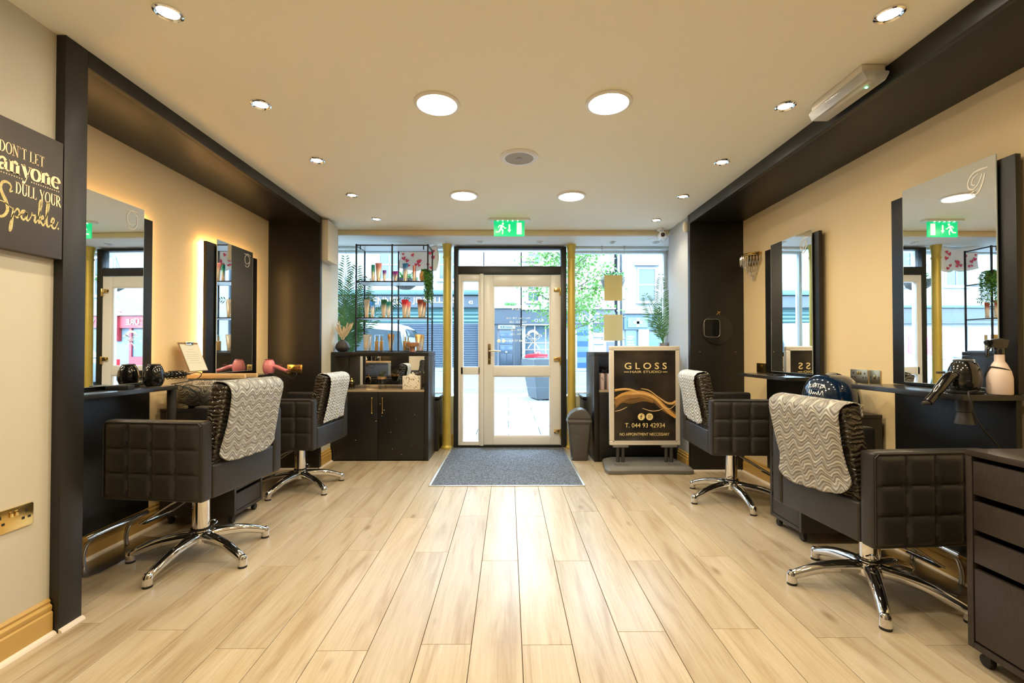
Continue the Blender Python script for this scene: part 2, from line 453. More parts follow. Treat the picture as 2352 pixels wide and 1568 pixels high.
# ================================================================== shop front: windows
GY = 5.62
for i,(x0,x1) in enumerate(((-2.38,-.70),(.735,1.95))):
    wn = sroot('window_%d' % (i+1), ((x0+x1)/2, GY, .60))
    cx = (x0+x1)/2; hw = (x1-x0)/2; H = 1.796
    t = MB(); f = .035
    t.box(-hw,hw,-.04,.04,0,f); t.box(-hw,hw,-.04,.04,H-.05,H); t.box(-hw,-hw+f,-.04,.04,f,H-.05); t.box(hw-f,hw,-.04,.04,f,H-.05)
    t.build('frame', M('pale_window_frame',(.70,.76,.78),.4), wn, bevel=.004)
    MB().box(-hw+f,hw-f,-.004,.004,f,H-.05).build('pane', m_glass, wn, smooth=0)
    t = MB(); t.box(-hw,hw,-.16,-.041,H-.028,H-.001)
    t.build('head_moulding', M('pale_window_frame'), wn, bevel=.008)
# low walls under the windows, black display platforms
struct(MB().box(-2.38,-.655,5.50,5.70,0,.598).build('wall_front_left', m_cream, smooth=0))
struct(MB().box(.70,1.95,5.50,5.70,0,.598).build('wall_front_right', m_cream, smooth=0))
struct(MB().box(-2.37,-.80,5.20,5.499,.0,.575).build('display_platform', m_black, bevel=.004))
struct(MB().box(-2.37,-.79,5.19,5.575,.599,.622).build('sill', m_black, bevel=.003))
struct(MB().box(.86,1.94,5.20,5.499,.0,.575).build('display_platform', m_black, bevel=.004))
struct(MB().box(.85,1.94,5.19,5.575,.599,.622).build('sill', m_black, bevel=.003))
for nm,x0,x1 in (('baseboard_front_left',-.795,-.655),('baseboard_front_right',.70,.855)):
    t = MB(); t.box(x0,x1,5.478,5.499,0,.10); t.box(x0,x1,5.484,5.499,.10,.145); struct(t.build(nm, m_base, bevel=.003))
# ================================================================== door
DY = 5.45
door = sroot('door_1', (0,DY,0))
t = MB()
X0,X1 = -.650,.690; ZT = 2.385
t.box(X0,X0+.052,-.045,.05,0,ZT); t.box(X1-.066,X1,-.045,.05,0,ZT); t.box(X0+.052,X1-.066,-.045,.05,ZT-.028,ZT)
t.box(X0+.052,X1-.066,-.05,.05,2.055,2.150)
t.build('outer_frame', m_dark, door, bevel=.004)
MB().box(X0+.052,X1-.066,-.004,.004,2.150,ZT-.028).build('fanlight_pane', m_glass, door, smooth=0)
fr = MB(); fx0,fx1 = -.597,.623; zt = 2.054
fr.box(fx0,fx0+.03,-.035,.035,.012,zt); fr.box(fx1-.012,fx1,-.035,.035,.012,zt)
fr.box(fx0+.03,-.325,-.035,.035,zt-.085,zt); fr.box(fx0+.03,-.325,-.035,.035,.012,.07)
fr.box(fx0+.03,-.325,-.035,.035,.86,.952)
fr.box(-.395+.055,-.325+.03,-.05,.035,.012,zt+.02)       # mullion
fr.box(fx0+.03,fx0+.058,-.035,.035,.07,zt-.085); fr.box(-.36,-.34,-.035,.035,.07,zt-.085)
fr.build('side_frame', m_upvc, door, bevel=.005)
MB().box(fx0+.058,-.36,-.006,.006,.952,zt-.085).build('side_pane', m_glass, door, smooth=0)
MB().box(fx0+.058,-.36,-.006,.006,.07,.86).build('side_pane', m_glass, door, smooth=0)
leaf = MB(); lx0,lx1 = -.293,.610
leaf.box(lx0,lx0+.112,-.04,.03,.03,zt-.006); leaf.box(lx1-.112,lx1,-.04,.03,.03,zt-.006)
leaf.box(lx0+.112,lx1-.112,-.04,.03,zt-.135,zt-.006); leaf.box(lx0+.112,lx1-.112,-.04,.03,.03,.125); leaf.box(lx0+.112,lx1-.112,-.04,.03,.845,.952)
lf = leaf.build('leaf', m_upvc, door, bevel=.006)
gx0,gx1 = lx0+.112, lx1-.112
bd = MB()
for (a,b_) in ((.952,zt-.135),(.125,.845)):
    bd.box(gx0,gx1,-.028,-.01,a,a+.014); bd.box(gx0,gx1,-.028,-.01,b_-.014,b_); bd.box(gx0,gx0+.014,-.028,-.01,a+.014,b_-.014); bd.box(gx1-.014,gx1,-.028,-.01,a+.014,b_-.014)
bd.build('glazing_bead', M('white_bead',(.85,.85,.84),.3), lf, bevel=.003)
MB().box(gx0,gx1,-.005,.005,.952,zt-.135).build('pane', m_glass, lf, smooth=0)
MB().box(gx0,gx1,-.005,.005,.125,.845).build('pane', m_glass, lf, smooth=0)
MB().box(-.60,.625,-.05,.06,.001,.026).build('threshold', m_dark, door, bevel=.003)
h = MB(); hx = lx0+.066
h.box(hx-.016,hx+.016,-.051,-.041,.985,1.225)
hp = h.build('handle_plate', M('dark_brass',(.16,.10,.045),.3,1.0), lf, bevel=.004)
h = MB(); h.cyl((hx,-.05,1.14),(hx,-.095,1.14),.011); h.tube(smooth_pts([(hx-.004,-.095,1.14),(hx+.05,-.098,1.142),(hx+.135,-.092,1.137)],5),[.011]*6+[.009]*5,10)
h.build('handle', M('pale_brass',(.80,.68,.48),.22,1.0), lf)
h = MB(); h.cyl((hx,-.051,1.04),(hx,-.056,1.04),.010); h.build('keyhole', m_brass, lf)
for z in (1.87,1.045,.19):
    h = MB(); h.box(lx1-.072,lx1-.008,-.062,-.041,z-.022,z+.022); h.cyl((lx1+.004,-.055,z-.065),(lx1+.004,-.055,z+.03),.011); h.cyl((lx1-.072,-.052,z),(lx1-.055,-.052,z),.016)
    h.build('hinge', m_brass, lf, bevel=.003)
h = MB(); h.box(.02,.10,-.058,-.051,2.115,2.128); h.build('fanlight_catch', m_dark, door, bevel=.002)
# lettering on the door glass, written for the street side
pal = M('pale_gold_vinyl',(.88,.78,.56),.5)
fd = on_back_rev(.10,.0075,0)
for body,zz,sz,u in (('OPEN',1.655,.075,-.02),('Mon - Tues  9:30 - 6:00',1.535,.030,0),('Wed  9:30 - 6:00',1.487,.030,0),('Thurs  9:30 - 6:00',1.439,.030,0),('Fri  9:30 - 6:00',1.391,.030,0),('Sat  9:00 - 5:00',1.343,.030,0),('T. 044 93 42934',1.262,.040,.02)):
    text_mesh(body, sz, on_back_rev(.115+u*-1,.0075,zz), depth=.0006).build('lettering', pal, lf, smooth=0, recalc=False)
for x in (-.115,-.06):
    MB().lathe([(0,0),(.022,0),(.022,.0008),(0,.0008)],(x,.0065,1.262),20,'y').build('social_badge', pal, lf, smooth=0)
sc = MB()
fsc = on_back_rev(.30,.0075,1.28)
def spiral(cx,cy,r,dirn,n=14):
    return [(cx+dirn*r*(1-i/n*.8)*math.cos(PI*.1+i/n*2.2*PI), cy+r*(1-i/n*.8)*math.sin(PI*.1+i/n*2.2*PI)) for i in range(n)]
for s_ in (-1,1):
    sc.ribbon([(0,-.02),(s_*.05,.005),(s_*.075,.03),(s_*.05,.045),(s_*.02,.03)],.008,fsc)
    sc.ribbon([(0,0),(s_*.03,.04),(s_*.07,.055),(s_*.10,.045),(s_*.085,.03)],.008,fsc)
    sc.ribbon([(s_*-.005,-.02),(s_*.04,-.07),(s_*.065,-.11)],[.01,.013,.016],fsc)
    sc.ribbon(spiral(s_*.028,-.005,.018,s_),.006,fsc)
sc.ribbon([(-.06,.05),(-.03,.085),(.01,.10),(.05,.085),(.065,.055)],.03,fsc)
sc.build('scissors_emblem', M('white_vinyl',(.92,.92,.90),.5), lf, smooth=0, recalc=False)
# ================================================================== columns
for i,x in enumerate((-.724,.742)):
    col = thing('cast_iron_column', 'gold painted cast iron column between door and ' + ('black metal shelf rack' if i == 0 else 'hanging price lists'), 'column', (x,5.36,0))
    prof = [(.062,0),(.066,.004),(.066,.022),(.056,.032),(.0515,.05),(.0505,.10),(.0475,.9),(.045,1.8),(.044,2.23),(.050,2.238),(.050,2.252),(.044,2.262),(.045,2.31),(.052,2.36),(.058,2.396)]
    MB().lathe(prof[:6], n=28).build('foot', m_gold, col)
    MB().lathe(prof[5:9], n=28).build('shaft', m_gold, col)
    MB().lathe(prof[8:], n=28).build('capital', m_gold, col)
# ================================================================== door mat
mat_root = thing('door_mat','dark grey carpet entrance mat let into the floor before the door','mat',(-.012,4.645,0))
mt = MB()
nx,ny = 60,70
rr = random.Random(3)
mt.grid(lambda u,v: (-.645+1.29*u, -.76+1.50*v, .004+rr.uniform(-.0012,.0012)), nx, ny)
mt.build('carpet', M('grey_carpet',(.016,.019,.025),.95,bump=(300,.9,.004),var=(115,(.22,.245,.29),.40,.66),sheen=.1), mat_root, smooth=0)
t = MB(); t.box(-.665,.665,-.782,-.764,.0005,.007); t.box(-.665,-.647,-.764,.745,.0005,.007); t.box(.647,.665,-.764,.745,.0005,.007)
t.build('edge_trim', m_edge, mat_root, bevel=.002)
# ================================================================== ceiling lights
m_diff = M('lit_diffuser', (1,1,1), .5, emit=((1.0,.80,.56), 14.0))
m_ring = M('white_light_ring', (.82,.80,.76), .35)
m_bulb = M('lit_bulb', (1,1,1), .4, emit=((1.0,.86,.68), 30.0))
led_lab = ['round flush ceiling light nearest the speaker grille on the column-and-rack side',
           'round flush ceiling light nearest the speaker grille on the emergency light side',
           'round flush ceiling light beside the exit sign, on the metal rack side',
           'round flush ceiling light beside the exit sign, on the advertising board side']
def add_spot(parent, loc, watts, size, blend, col, rad=.03):
    l = bpy.data.lights.new('lamp_glow','SPOT'); l.energy = watts; l.color = col; l.spot_size = size; l.spot_blend = blend; l.shadow_soft_size = rad
    o = bpy.data.objects.new('lamp_glow', l); C.objects.link(o); o.location = loc; o.parent = parent
    return o
def add_disk(parent, loc, watts, size, col):
    l = bpy.data.lights.new('lamp_glow','AREA'); l.shape = 'DISK'; l.size = size; l.energy = watts; l.color = col
    o = bpy.data.objects.new('lamp_glow', l); C.objects.link(o); o.location = loc; o.parent = parent
    return o
led_spots = [(-.378,2.394,0),(.527,2.377,1),(-.376,3.82,2),(.531,3.83,3)]
def led(x,y,lab):
    r = thing('flush_ceiling_light', lab, 'ceiling light', (x,y,CEIL), 0, 'round flush ceiling lights')
    MB().lathe([(.104,-.012),(.112,-.012),(.121,-.007),(.122,0),(.104,0)], n=40).build('ring', m_ring, r)
    MB().lathe([(0,-.010),(.104,-.010),(.104,-.004),(0,-.004)], n=40).build('diffuser', m_diff, r)
    add_disk(r, (0,0,-.016), LED_W, .2, (1.0,.87,.60))
for x,y,i in led_spots: led(x,y,led_lab[i])
led(-.377,.95,'added unseen ceiling light over the open floor on the quote plaque side')  # this pair is added out of view to light the near end
led(.529,.95,'added unseen ceiling light over the open floor on the drawer unit side')
def downlight(x,y,z,lab,tilt=0.0,grp='chrome recessed downlights',watts=None,lit=True,rad=.052):
    r = thing('recessed_downlight', lab, 'downlight', (x,y,z), 0, grp)
    k = rad/.052
    MB().lathe([(.034*k,.004),(.036*k,-.004),(.044*k,-.010),(.0505*k,-.006),(.052*k,0),(.034*k,0)], n=30).build('bezel', m_chrome if lit else M('satin_bezel',(.75,.75,.74),.3,.6), r)
    b = MB().lathe([(0,-.006),(.030*k,-.005),(.033*k,.002),(.033*k,.006),(0,.006)], n=24)
    b.build('bulb', m_bulb if lit else M('unlit_bulb',(.25,.25,.25),.3), r)
    if lit: add_spot(r, (0,0,-.018), SPOT_W if watts is None else watts, math.radians(125), .9, WARM)
names = ['above the quote plaque end of the recess','over the first styling chair','over the trolley between chairs','over the second styling chair','near the shop window beam']
for i,y in enumerate((1.752,2.41,3.12,3.82,4.52)):
    downlight(-1.315,y,CEIL,'chrome downlight in the quote plaque side row, '+names[i])
nr = ['beside the drawer unit','beside the emergency light','over the blue helmet','over the second styling chair','near the security camera']
for i,y in enumerate((1.739,2.403,3.126,3.83,4.53)):
    downlight(1.478,y,CEIL,'chrome downlight in the emergency light side row, '+nr[i])
for x in (-1.315,1.478):
    for y in (1.05,.35): downlight(x,y,CEIL,'added unseen downlight on the %s side, %s step back from the recess end' % ('quote plaque' if x < 0 else 'drawer unit','one' if y > 1 else 'two'),watts=SPOT_W*1.5)  # unseen lamps added out of frame, stronger, to brighten the near wall
bl = ['above the door, rack side','above the door, bin side','above the hanging price lists','in the corner under the security camera']
for i,x in enumerate((-.33,.36,1.20,1.70)):
    downlight(x,5.22,2.397,'small unlit downlight in the bay ceiling, '+bl[i],grp='small downlights in the bay ceiling',lit=False,rad=.042)
# ------------------------------------------------------------------ speaker grille
r = thing('ceiling_speaker','round white ceiling speaker with a grey mesh grille','speaker',(.072,3.06,CEIL))
MB().lathe([(.096,-.012),(.118,-.012),(.130,-.005),(.130,0),(.096,0)], n=48).build('rim', M('speaker_white',(.80,.80,.80),.4), r)
MB().lathe([(0,-.013),(.018,-.013),(.02,-.010),(.096,-.009),(.096,-.002),(0,-.002)], n=48).build('grille', M('grille_mesh',(.42,.40,.37),.6,bump=(700,.8,.002)), r)
MB().lathe([(0,-.016),(.016,-.015),(.018,-.0131),(0,-.0131)], n=20).build('badge', M('grille_badge',(.30,.28,.24),.4), r)
# ------------------------------------------------------------------ emergency bulkhead light
r = thing('emergency_light','clear rectangular emergency bulkhead light with a small green indicator','emergency light',(1.665,2.22,CEIL))
t = MB(); t.box(-.055,.055,-.175,.175,-.038,-.001); t.build('base', M('bulkhead_body',(.72,.66,.56),.4), r, bevel=.008)
t = MB()
t.prism([(-.06,-.038),(.06,-.038),(.06,-.05),(.043,-.082),(-.043,-.082),(-.06,-.05)], lambda u,v,w_: (u,-.19+w_,v), .38)
t.build('lens', M('bulkhead_lens',(.86,.84,.80),.12,trans=.55,bump=(160,.3,.003)), r, bevel=.006)
t = MB(); t.cyl((0,-.15,-.052),(0,.15,-.052),.012); t.build('tube', M('fluorescent_tube',(.86,.85,.82),.3), r)
MB().lathe([(0,-.088),(.005,-.086),(.006,-.083),(0,-.083)],(.0,-.13,0),12).build('indicator', M('green_led',(.1,.9,.4),.3,emit=((.1,1,.45),6)), r)
# ------------------------------------------------------------------ exit sign
r = thing('exit_sign','green emergency exit sign with running man, arrow and door, under the ceiling','exit sign',(.007,4.52,CEIL))
t = MB(); o_ = [(.175*math.copysign(1,math.cos(a))*.93+.045*math.cos(a), .045*math.sin(a)) for a in [2*PI*i/40 for i in range(40)]]
t.prism(o_, lambda u,v,w_: (u,v,-w_), .018); t.build('mounting_plate', M('sign_plate',(.80,.80,.78),.35), r, bevel=.004)
m_green = M('exit_green',(.0,.36,.12),.35,emit=((.0,.62,.22),.35))
MB().box(-.153,.153,-.006,.006,-.172,-.019).build('panel', m_green, r, bevel=.002)
m_sw = M('sign_white',(.93,.95,.88),.4,emit=((.9,1,.85),.25))
f = on_back(0,-.0065,-.095)
g = MB(); g.prism([(-.018+.093,-.058),(.152-.028,-.058),(.152-.028,.058),(.075,.058)], f, .0012); g.build('door_symbol', m_sw, r, smooth=0)
g = MB(); g.prism([(-.007,.042),(.009,.042),(.009,-.012),(.020,-.012),(.001,-.040),(-.018,-.012),(-.007,-.012)], f, .0012); g.build('arrow_symbol', m_sw, r, smooth=0)
g = MB()
g.prism([(-.063+.011*math.cos(a),.048+.011*math.sin(a)) for a in [2*PI*i/16 for i in range(16)]], f, .0012)
g.ribbon([(-.072,.034),(-.078,.012),(-.086,-.006)],[.024,.024,.02],f)
g.ribbon([(-.074,.030),(-.055,.018),(-.046,.004),(-.03,.006)],.010,f)
g.ribbon([(-.078,.032),(-.098,.028),(-.108,.008)],.010,f)
g.ribbon([(-.084,-.004),(-.066,-.016),(-.066,-.036),(-.069,-.055)],[.016,.014,.011,.010],f)
g.ribbon([(-.088,-.004),(-.100,-.030),(-.134,-.033)],[.016,.013,.010],f)
g.build('running_man_symbol', m_sw, r, smooth=0, recalc=False)
g = MB()
for i in range(5): g.lathe([(0,-.0195),(.004,-.0195),(.004,-.022),(0,-.022)],(-.115+i*.05,-.012,0),10)
g.build('led_row', M('sign_led',(1,1,1),.3,emit=((.8,1,.85),4)), r)
# ------------------------------------------------------------------ junction box, sensor, security camera
r = thing('cable_cover','cream boxed-in cable cover high on the wall beside the rack','box',(-1.80,4.60,2.03))
MB().box(-.05,.032,-.135,.12,0,.40).build('cover', m_cream, r, bevel=.004)
r = thing('motion_sensor','small cream corner motion sensor near the ceiling above the black jamb','sensor',(1.735,4.44,2.36))
t = MB(); t.lathe([(.0,-.055),(.018,-.05),(.03,-.03),(.034,0),(.03,.03),(.018,.05),(0,.055)], n=18, sx=.75, sy=.9); t.build('sensor_body', M('sensor_cream',(.82,.76,.62),.4), r)
r = thing('security_camera','small white dome security camera with loose cables at the beam end','camera',(1.63,4.86,CEIL))
t = MB(); t.cyl((0,0,0),(0,0,-.022),.035); t.cyl((0,0,-.02),(.0,-.015,-.075),.014); t.build('bracket', M('camera_white',(.82,.81,.78),.3), r)
t = MB(); t.lathe([(.0,-.062),(.026,-.062),(.034,-.055),(.036,-.02),(.034,.03),(.022,.05),(0,.055)],(0,-.02,-.085),22,'y'); t.build('barrel', M('camera_white'), r)
t = MB(); t.lathe([(0,-.066),(.022,-.065),(.024,-.0625),(0,-.0625)],(0,-.02,-.085),20,'y'); t.build('lens', M('camera_lens',(.03,.012,.012),.05,coat=1), r)
t = MB()
t.tube(smooth_pts([(.02,.03,-.07),(.07,.03,-.11),(.10,.03,-.05),(.125,.03,-.07)],6),.004,6); t.tube(smooth_pts([(-.02,.02,-.09),(-.10,.04,-.10),(-.13,.05,-.105)],6),.0025,6); t.tube(smooth_pts([(.01,.03,-.1),(.04,.04,-.14),(.08,.03,-.10),(.12,.03,-.03)],6),.003,6)
t.build('cable', M('camera_white'), r)
# ================================================================== sockets
m_slot = M('socket_slot',(.012,.010,.008),.5)
def socket(name, lab, f, gangs=2, mat=None, group=None):
    """f(u,v,w) maps the plate plane; plate lies against the wall"""
    w2 = .073 if gangs == 2 else .043; h2 = .043
    o0 = Vector(f(0,0,0))
    g = lambda u,v,w_: tuple(Vector(f(u,v,w_))-o0)
    r = thing(name, lab, 'socket', o0, 0, group)
    rp = lambda a,b_,k: [(a-k,-b_),(a,-b_+k),(a,b_-k),(a-k,b_),(-a+k,b_),(-a,b_-k),(-a,-b_+k),(-a+k,-b_)]
    t = MB(); t.prism(rp(w2,h2,.005), lambda u,v,w_: g(u,v,w_+.0005), .0065); t.build('plate', mat or m_brass, r, bevel=.0015)
    if gangs == 2:
        for s_ in (-1,1):
            t = MB()
            c = s_*.046
            t.prism([(c-.004,.012),(c+.004,.012),(c+.004,.024),(c-.004,.024)], lambda u,v,w_: g(u,v,w_+.0072), .0006)
            for d in (-.011,.011): t.prism([(c+d-.005,-.012),(c+d+.005,-.012),(c+d+.005,-.003),(c+d-.005,-.003)], lambda u,v,w_: g(u,v,w_+.0072), .0006)
            t.build('outlet', m_slot, r, smooth=0)
            t = MB(); c2 = s_*.009; t.prism([(c2-.006,.010),(c2+.006,.010),(c2+.006,.030),(c2-.006,.030)], lambda u,v,w_: g(u,v,w_+.0072), .004); t.build('switch', m_brass, r, bevel=.001)
    else:
        t = MB(); t.prism([(-.007,-.012),(.007,-.012),(.007,.012),(-.007,.012)], lambda u,v,w_: g(u,v,w_+.0072), .004); t.build('switch', m_brass, r, bevel=.001)
        for s_ in (-1,1): MB().prism([(s_*.03-.003,-.003),(s_*.03+.003,-.003),(s_*.03+.003,.003),(s_*.03-.003,.003)], lambda u,v,w_: g(u,v,w_+.0072), .0008).build('screw', m_slot, r, smooth=0)
    return r
socket('brass_socket','brass double wall socket low on the cream wall under the quote plaque', on_left(-1.868,1.735,.515))
socket('brass_socket','brass double wall socket on the black recess end above the pink hair dryer', on_back(-2.065,4.4245,.968))
socket('brass_socket','brass double wall socket above the black shelf beyond the small crystal lamp', on_right(2.25,4.03,.992))
socket('brass_switch','single brass switch plate beside the socket near the crystal lamp', on_right(2.25,3.92,.992),1)
socket('bronze_socket','bronze double wall socket behind the dark blue helmet', on_right(2.25,2.90,.985), 2, M('antique_brass',(.52,.42,.26),.3,1.0))
socket('bronze_switch','single bronze switch plate behind the dark blue helmet', on_right(2.25,2.775,.985), 1, M('antique_brass'))
# ================================================================== mirror stations
m_mono = M('etched_monogram',(.86,.80,.70),.5)
def station(side, y0,y1, my0,my1, zm0,zm1, zp1, zs, lab, lit, tilt=0.0):
    s = -1 if side == 'left' else 1
    W = 2.33 if side == 'left' else 2.25
    yc = (y0+y1)/2
    X = lambda d: s*(W-d)                           # d metres out from the wall
    r = thing('styling_station', lab, 'styling station', (X(.03),yc,0), 0, 'mirror styling stations')
    def bx(d0,d1,a,b_,z0,z1):
        xa, xb = sorted((X(d0)-X(.03), X(d1)-X(.03)))
        return MB().box(xa,xb,a-yc,b_-yc,z0,z1)
    bx(.03,.055,y0,y1,zs+.002,zp1).build('upper_panel', m_black, r, bevel=.002)
    bx(.03,.055,y0+.01,y1-.01,.155,zs-.026).build('lower_panel', m_black, r, bevel=.002)
    dd = .23 if side == 'left' else .30
    bx(.026,dd,y0-.005,y1-.005,zs-.025,zs).build('shelf', M('black_shelf_gloss',(.022,.021,.021),.22), r, bevel=.002)
    t = bx(.004,.030,y0+.06,y0+.09,.2,zp1-.08); t2 = bx(.004,.030,y1-.09,y1-.06,.2,zp1-.08); t.add(t2.v,t2.f); t.build('batten', m_black, r)
    fr = bx(.0555,.066,my0+.03,my1-.03,zm0+.04,zm1-.04).build('mirror_back', m_black, r)
    sh = lambda y_: s*-tilt*(y_-(my0-yc))          # far edge of the mirror stands a little prouder
    def skew(q): q.v = [(v[0]+sh(v[1]),v[1],v[2]) for v in q.v]; return q
    mm = skew(bx(.0665,.0715,my0,my1,zm0,zm1)).build('mirror', m_mirror, r, smooth=0)
    e = MB(); th = .0015
    for (a,b_,z0,z1) in ((my0-th,my0,zm0,zm1),(my1,my1+th,zm0,zm1),(my0,my1,zm1,zm1+th),(my0,my1,zm0-th,zm0)):
        q = bx(.066,.0718,a,b_,z0,z1); e.add(q.v,q.f)
    skew(e).build('mirror_edge', M('mirror_edge_glass',(.55,.62,.60),.15), r, smooth=0)
    # monogram G etched near the top corner
    xm = X(.0722)-X(.03)
    if side == 'left': fm = on_left(xm, my1-.085-yc, zm1-.085)
    else: fm = on_right(xm, my0+.085-yc, zm1-.095)
    g = MB()
    g.ribbon([(.055,.05),(.02,.052),(-.012,.045),(-.034,.018),(-.034,-.016),(-.012,-.028),(.012,-.008),(.028,.03)],[.004,.009,.007,.006,.007,.006,.005,.004],fm)
    g.ribbon([(.012,.036),(-.012,.022),(-.018,-.004),(-.004,-.012)],[.003,.006,.006,.003],fm)
    g.ribbon([(.040,.028),(.030,-.012),(.012,-.048),(-.012,-.058),(-.022,-.046),(-.008,-.038)],[.005,.008,.007,.006,.005,.004],fm)
    if side == 'left':
        g = MB()
        g.ribbon([(.05,.045),(.0,.055),(-.035,.02),(-.03,-.02),(.0,-.03),(.03,-.01)],[.003,.006,.005,.005,.004,.003],fm)
        g.ribbon([(-.045,.05),(-.01,.05),(.03,.03),(.035,-.01),(.015,-.05),(-.02,-.055),(-.03,-.04)],[.003,.005,.005,.005,.005,.004,.003],fm)
    skew(g).build('monogram', m_mono, r, smooth=0, recalc=False)
    if lit:
        ms = M('led_strip_lit',(1,.9,.7),.5,emit=((1.0,.62,.25),STRIP_E))
        t = MB()
        for (a,b_,z0,z1) in ((y0+.012,y0+.024,zs+.06,zp1-.012),(y1-.024,y1-.012,zs+.06,zp1-.012),(y0+.012,y1-.012,zp1-.024,zp1-.012)):
            q = bx(.016,.029,a,b_,z0,z1); t.add(q.v,q.f)
        t.build('light_strip', ms, r, smooth=0)
    return r
station('left',2.23,2.92,2.32,2.81,.952,2.012,1.975,.928,'black mirror station with glowing edge beside the quote plaque and black hair dryer',True,.030)
station('left',3.44,4.13,3.54,4.03,.975,2.010,1.975,.940,'black mirror station with glowing edge beside the pink hair dryer',True)
station('right',1.945,2.585,2.01,2.49,.978,2.027,2.003,.958,'unlit black mirror station with spray bottle and black hair dryer on its shelf',False)
station('right',3.195,3.87,3.25,3.757,.978,2.020,1.998,.958,'unlit black mirror station beside the crystal wall lamp, with a bare shelf',False)
# ================================================================== styling chair
m_lea = M('dark_leatherette',(.022,.0195,.018),.46,bump=(260,.25,.0015))
m_pip = M('leatherette_piping',(.020,.017,.015),.5)
m_cov = wave_mat('crinkled_plastic_cover',(.020,.016,.012),(.055,.042,.028),14,.22,'Z',9,1.4,.9,2.0)
m_rub = M('black_rubber',(.012,.012,.012),.6)
def make_chair(lab, loc, rotz, dz, brot, flip=1):
    r = thing('styling_chair', lab, 'salon chair', loc, rotz, 'quilted styling chairs')
    W, TH = .322, .075; A0, A1 = .405+dz, .80+dz
    RY, FY = -.27, .27
    # arms with quilted outer side
    for s_ in (-1,1):
        t = MB(); xi, xo = s_*(W-TH), s_*(W-.006)
        a = MB().box(min(xi,xo),max(xi,xo),RY,FY,A0,A1)
        arm = a.build('arm', m_lea, r, bevel=.018, seg=4)
        q = MB(); NC,NR,SB = 4,3,12
        def qf(u,v):
            y = RY+.014+(FY-RY-.028)*u; z = A0+.014+(A1-A0-.028)*v
            cu = (u*NC)%1.0 if u < 1 else 1.0; cv = (v*NR)%1.0 if v < 1 else 1.0
            hh = (1-abs(2*cu-1)**5)*(1-abs(2*cv-1)**5)
            ed = min(1, 14*min(u,1-u,v,1-v))
            return (s_*(W-.0075+.0135*hh**.75+.001*ed), y, z)
        q.grid(qf, NC*SB, NR*SB)
        q.build('quilted_side', m_lea, arm, smooth=80)
        p = MB()
        cz = [(s_*(W-.004),RY+.008,A0+.02),(s_*(W-.004),RY+.008,A1-.022),(s_*(W-.004),RY+.022,A1-.008),(s_*(W-.004),FY-.022,A1-.008),(s_*(W-.004),FY-.008,A1-.022),(s_*(W-.004),FY-.008,A0+.02)]
        p.tube(cz, .0028, 6); p.build('piping', m_pip, arm)
    wi = W-TH-.004
    MB().box(-wi,wi,-.16,.285,A0+.035,A0+.165).build('seat', m_lea, r, bevel=.03, seg=4)
    MB().box(-wi,wi,RY+.002,-.165,A0+.0,A0+.17).build('rear_band', m_lea, r, bevel=.014, seg=3)
    # leaning backrest
    Rm = Matrix.Rotation(math.radians(11),3,'X')
    bk = MB(); bk.cbox((0,0,0),(2*wi-.03,.082,.42))
    c0 = Vector((0,-.246,A0+.365))
    bk.v = [tuple(c0+Rm@Vector(p)) for p in bk.v]
    bk.build('backrest', m_cov, r, bevel=.014, seg=3)
    # underside plate
    MB().box(-.13,.13,-.15,.15,A0-.012,A0+.033).build('seat_plate', m_rub, r, bevel=.004)
    # column
    zt = A0-.014
    col = MB(); col.lathe([(.047,.125),(.047,.14),(.042,.145),(.042,min(zt,.36)),(.039,min(zt,.362)),(.030,min(zt,.364)),(.030,zt)], n=28)
    cl = col.build('column', m_chrome, r)
    MB().lathe([(.043,.150),(.049,.152),(.049,.162),(.043,.164)], n=28).build('collar', m_rub, cl)
    k = MB(); k.tube(smooth_pts([(.043,0,.17),(.065,-.02,.18),(.06,-.05,.175),(.02,-.06,.17)],5),.004,8); k.build('pump_lever', m_chrome, cl)
    # star base
    for i in range(5):
        a = brot+i*2*PI/5
        d = Vector((math.cos(a),math.sin(a),0))
        pts = [d*.02+Vector((0,0,.112)), d*.09+Vector((0,0,.112)), d*.20+Vector((0,0,.096)), d*.29+Vector((0,0,.066)), d*.335+Vector((0,0,.045))]
        t = MB(); t.tube(smooth_pts(pts,5),[.034-.014*j/20 for j in range(21)],14)
        lg = t.build('base_leg', m_chrome, r, smooth=50)
        e = MB(); p = d*.338
        e.lathe([(0,.068),(.013,.066),(.021,.055),(.023,.040),(.023,.012),(.021,.010)],(p.x,p.y,0),16); e.build('foot_cap', m_chrome, lg)
        e = MB(); e.lathe([(0,0),(.022,0),(.022,.010),(0,.010)],(p.x,p.y,0),16); e.build('glide', m_rub, lg)
    MB().lathe([(.030,.075),(.058,.085),(.062,.11),(.055,.13),(.047,.132)], n=28).build('hub', m_chrome, r)
    # swinging wire footrest
    zf = min(A0-.03,.365)
    t = MB()
    t.tube(smooth_pts([(-.09,.0,zf),(-.095,.10,zf-.05),(-.10,.25,zf-.145),(-.085,.275,zf-.158),(.085,.275,zf-.158),(.10,.25,zf-.145),(.095,.10,zf-.05),(.09,.0,zf)],4),.0058,10)
    t.cyl((-.105,0,zf),(.105,0,zf),.008); t.cyl((-.112,0,zf),(-.098,0,zf),.014); t.cyl((.112,0,zf),(.098,0,zf),.014)
    fr = t.build('footrest', m_chrome, r)
    t = MB(); t.box(-.082,.082,.266,.284,zf-.170,zf-.163); t.build('footrest_pad', m_rub, fr, bevel=.002)
    return r
make_chair('quilted dark styling chair, draped with a towel, in front of the black hair dryer station',(-1.72,2.575,0),math.radians(83.6),0,math.radians(-107))
make_chair('quilted dark styling chair near the black cabinet with gold handles',(-1.745,3.845,0),math.radians(86),-.028,math.radians(23))
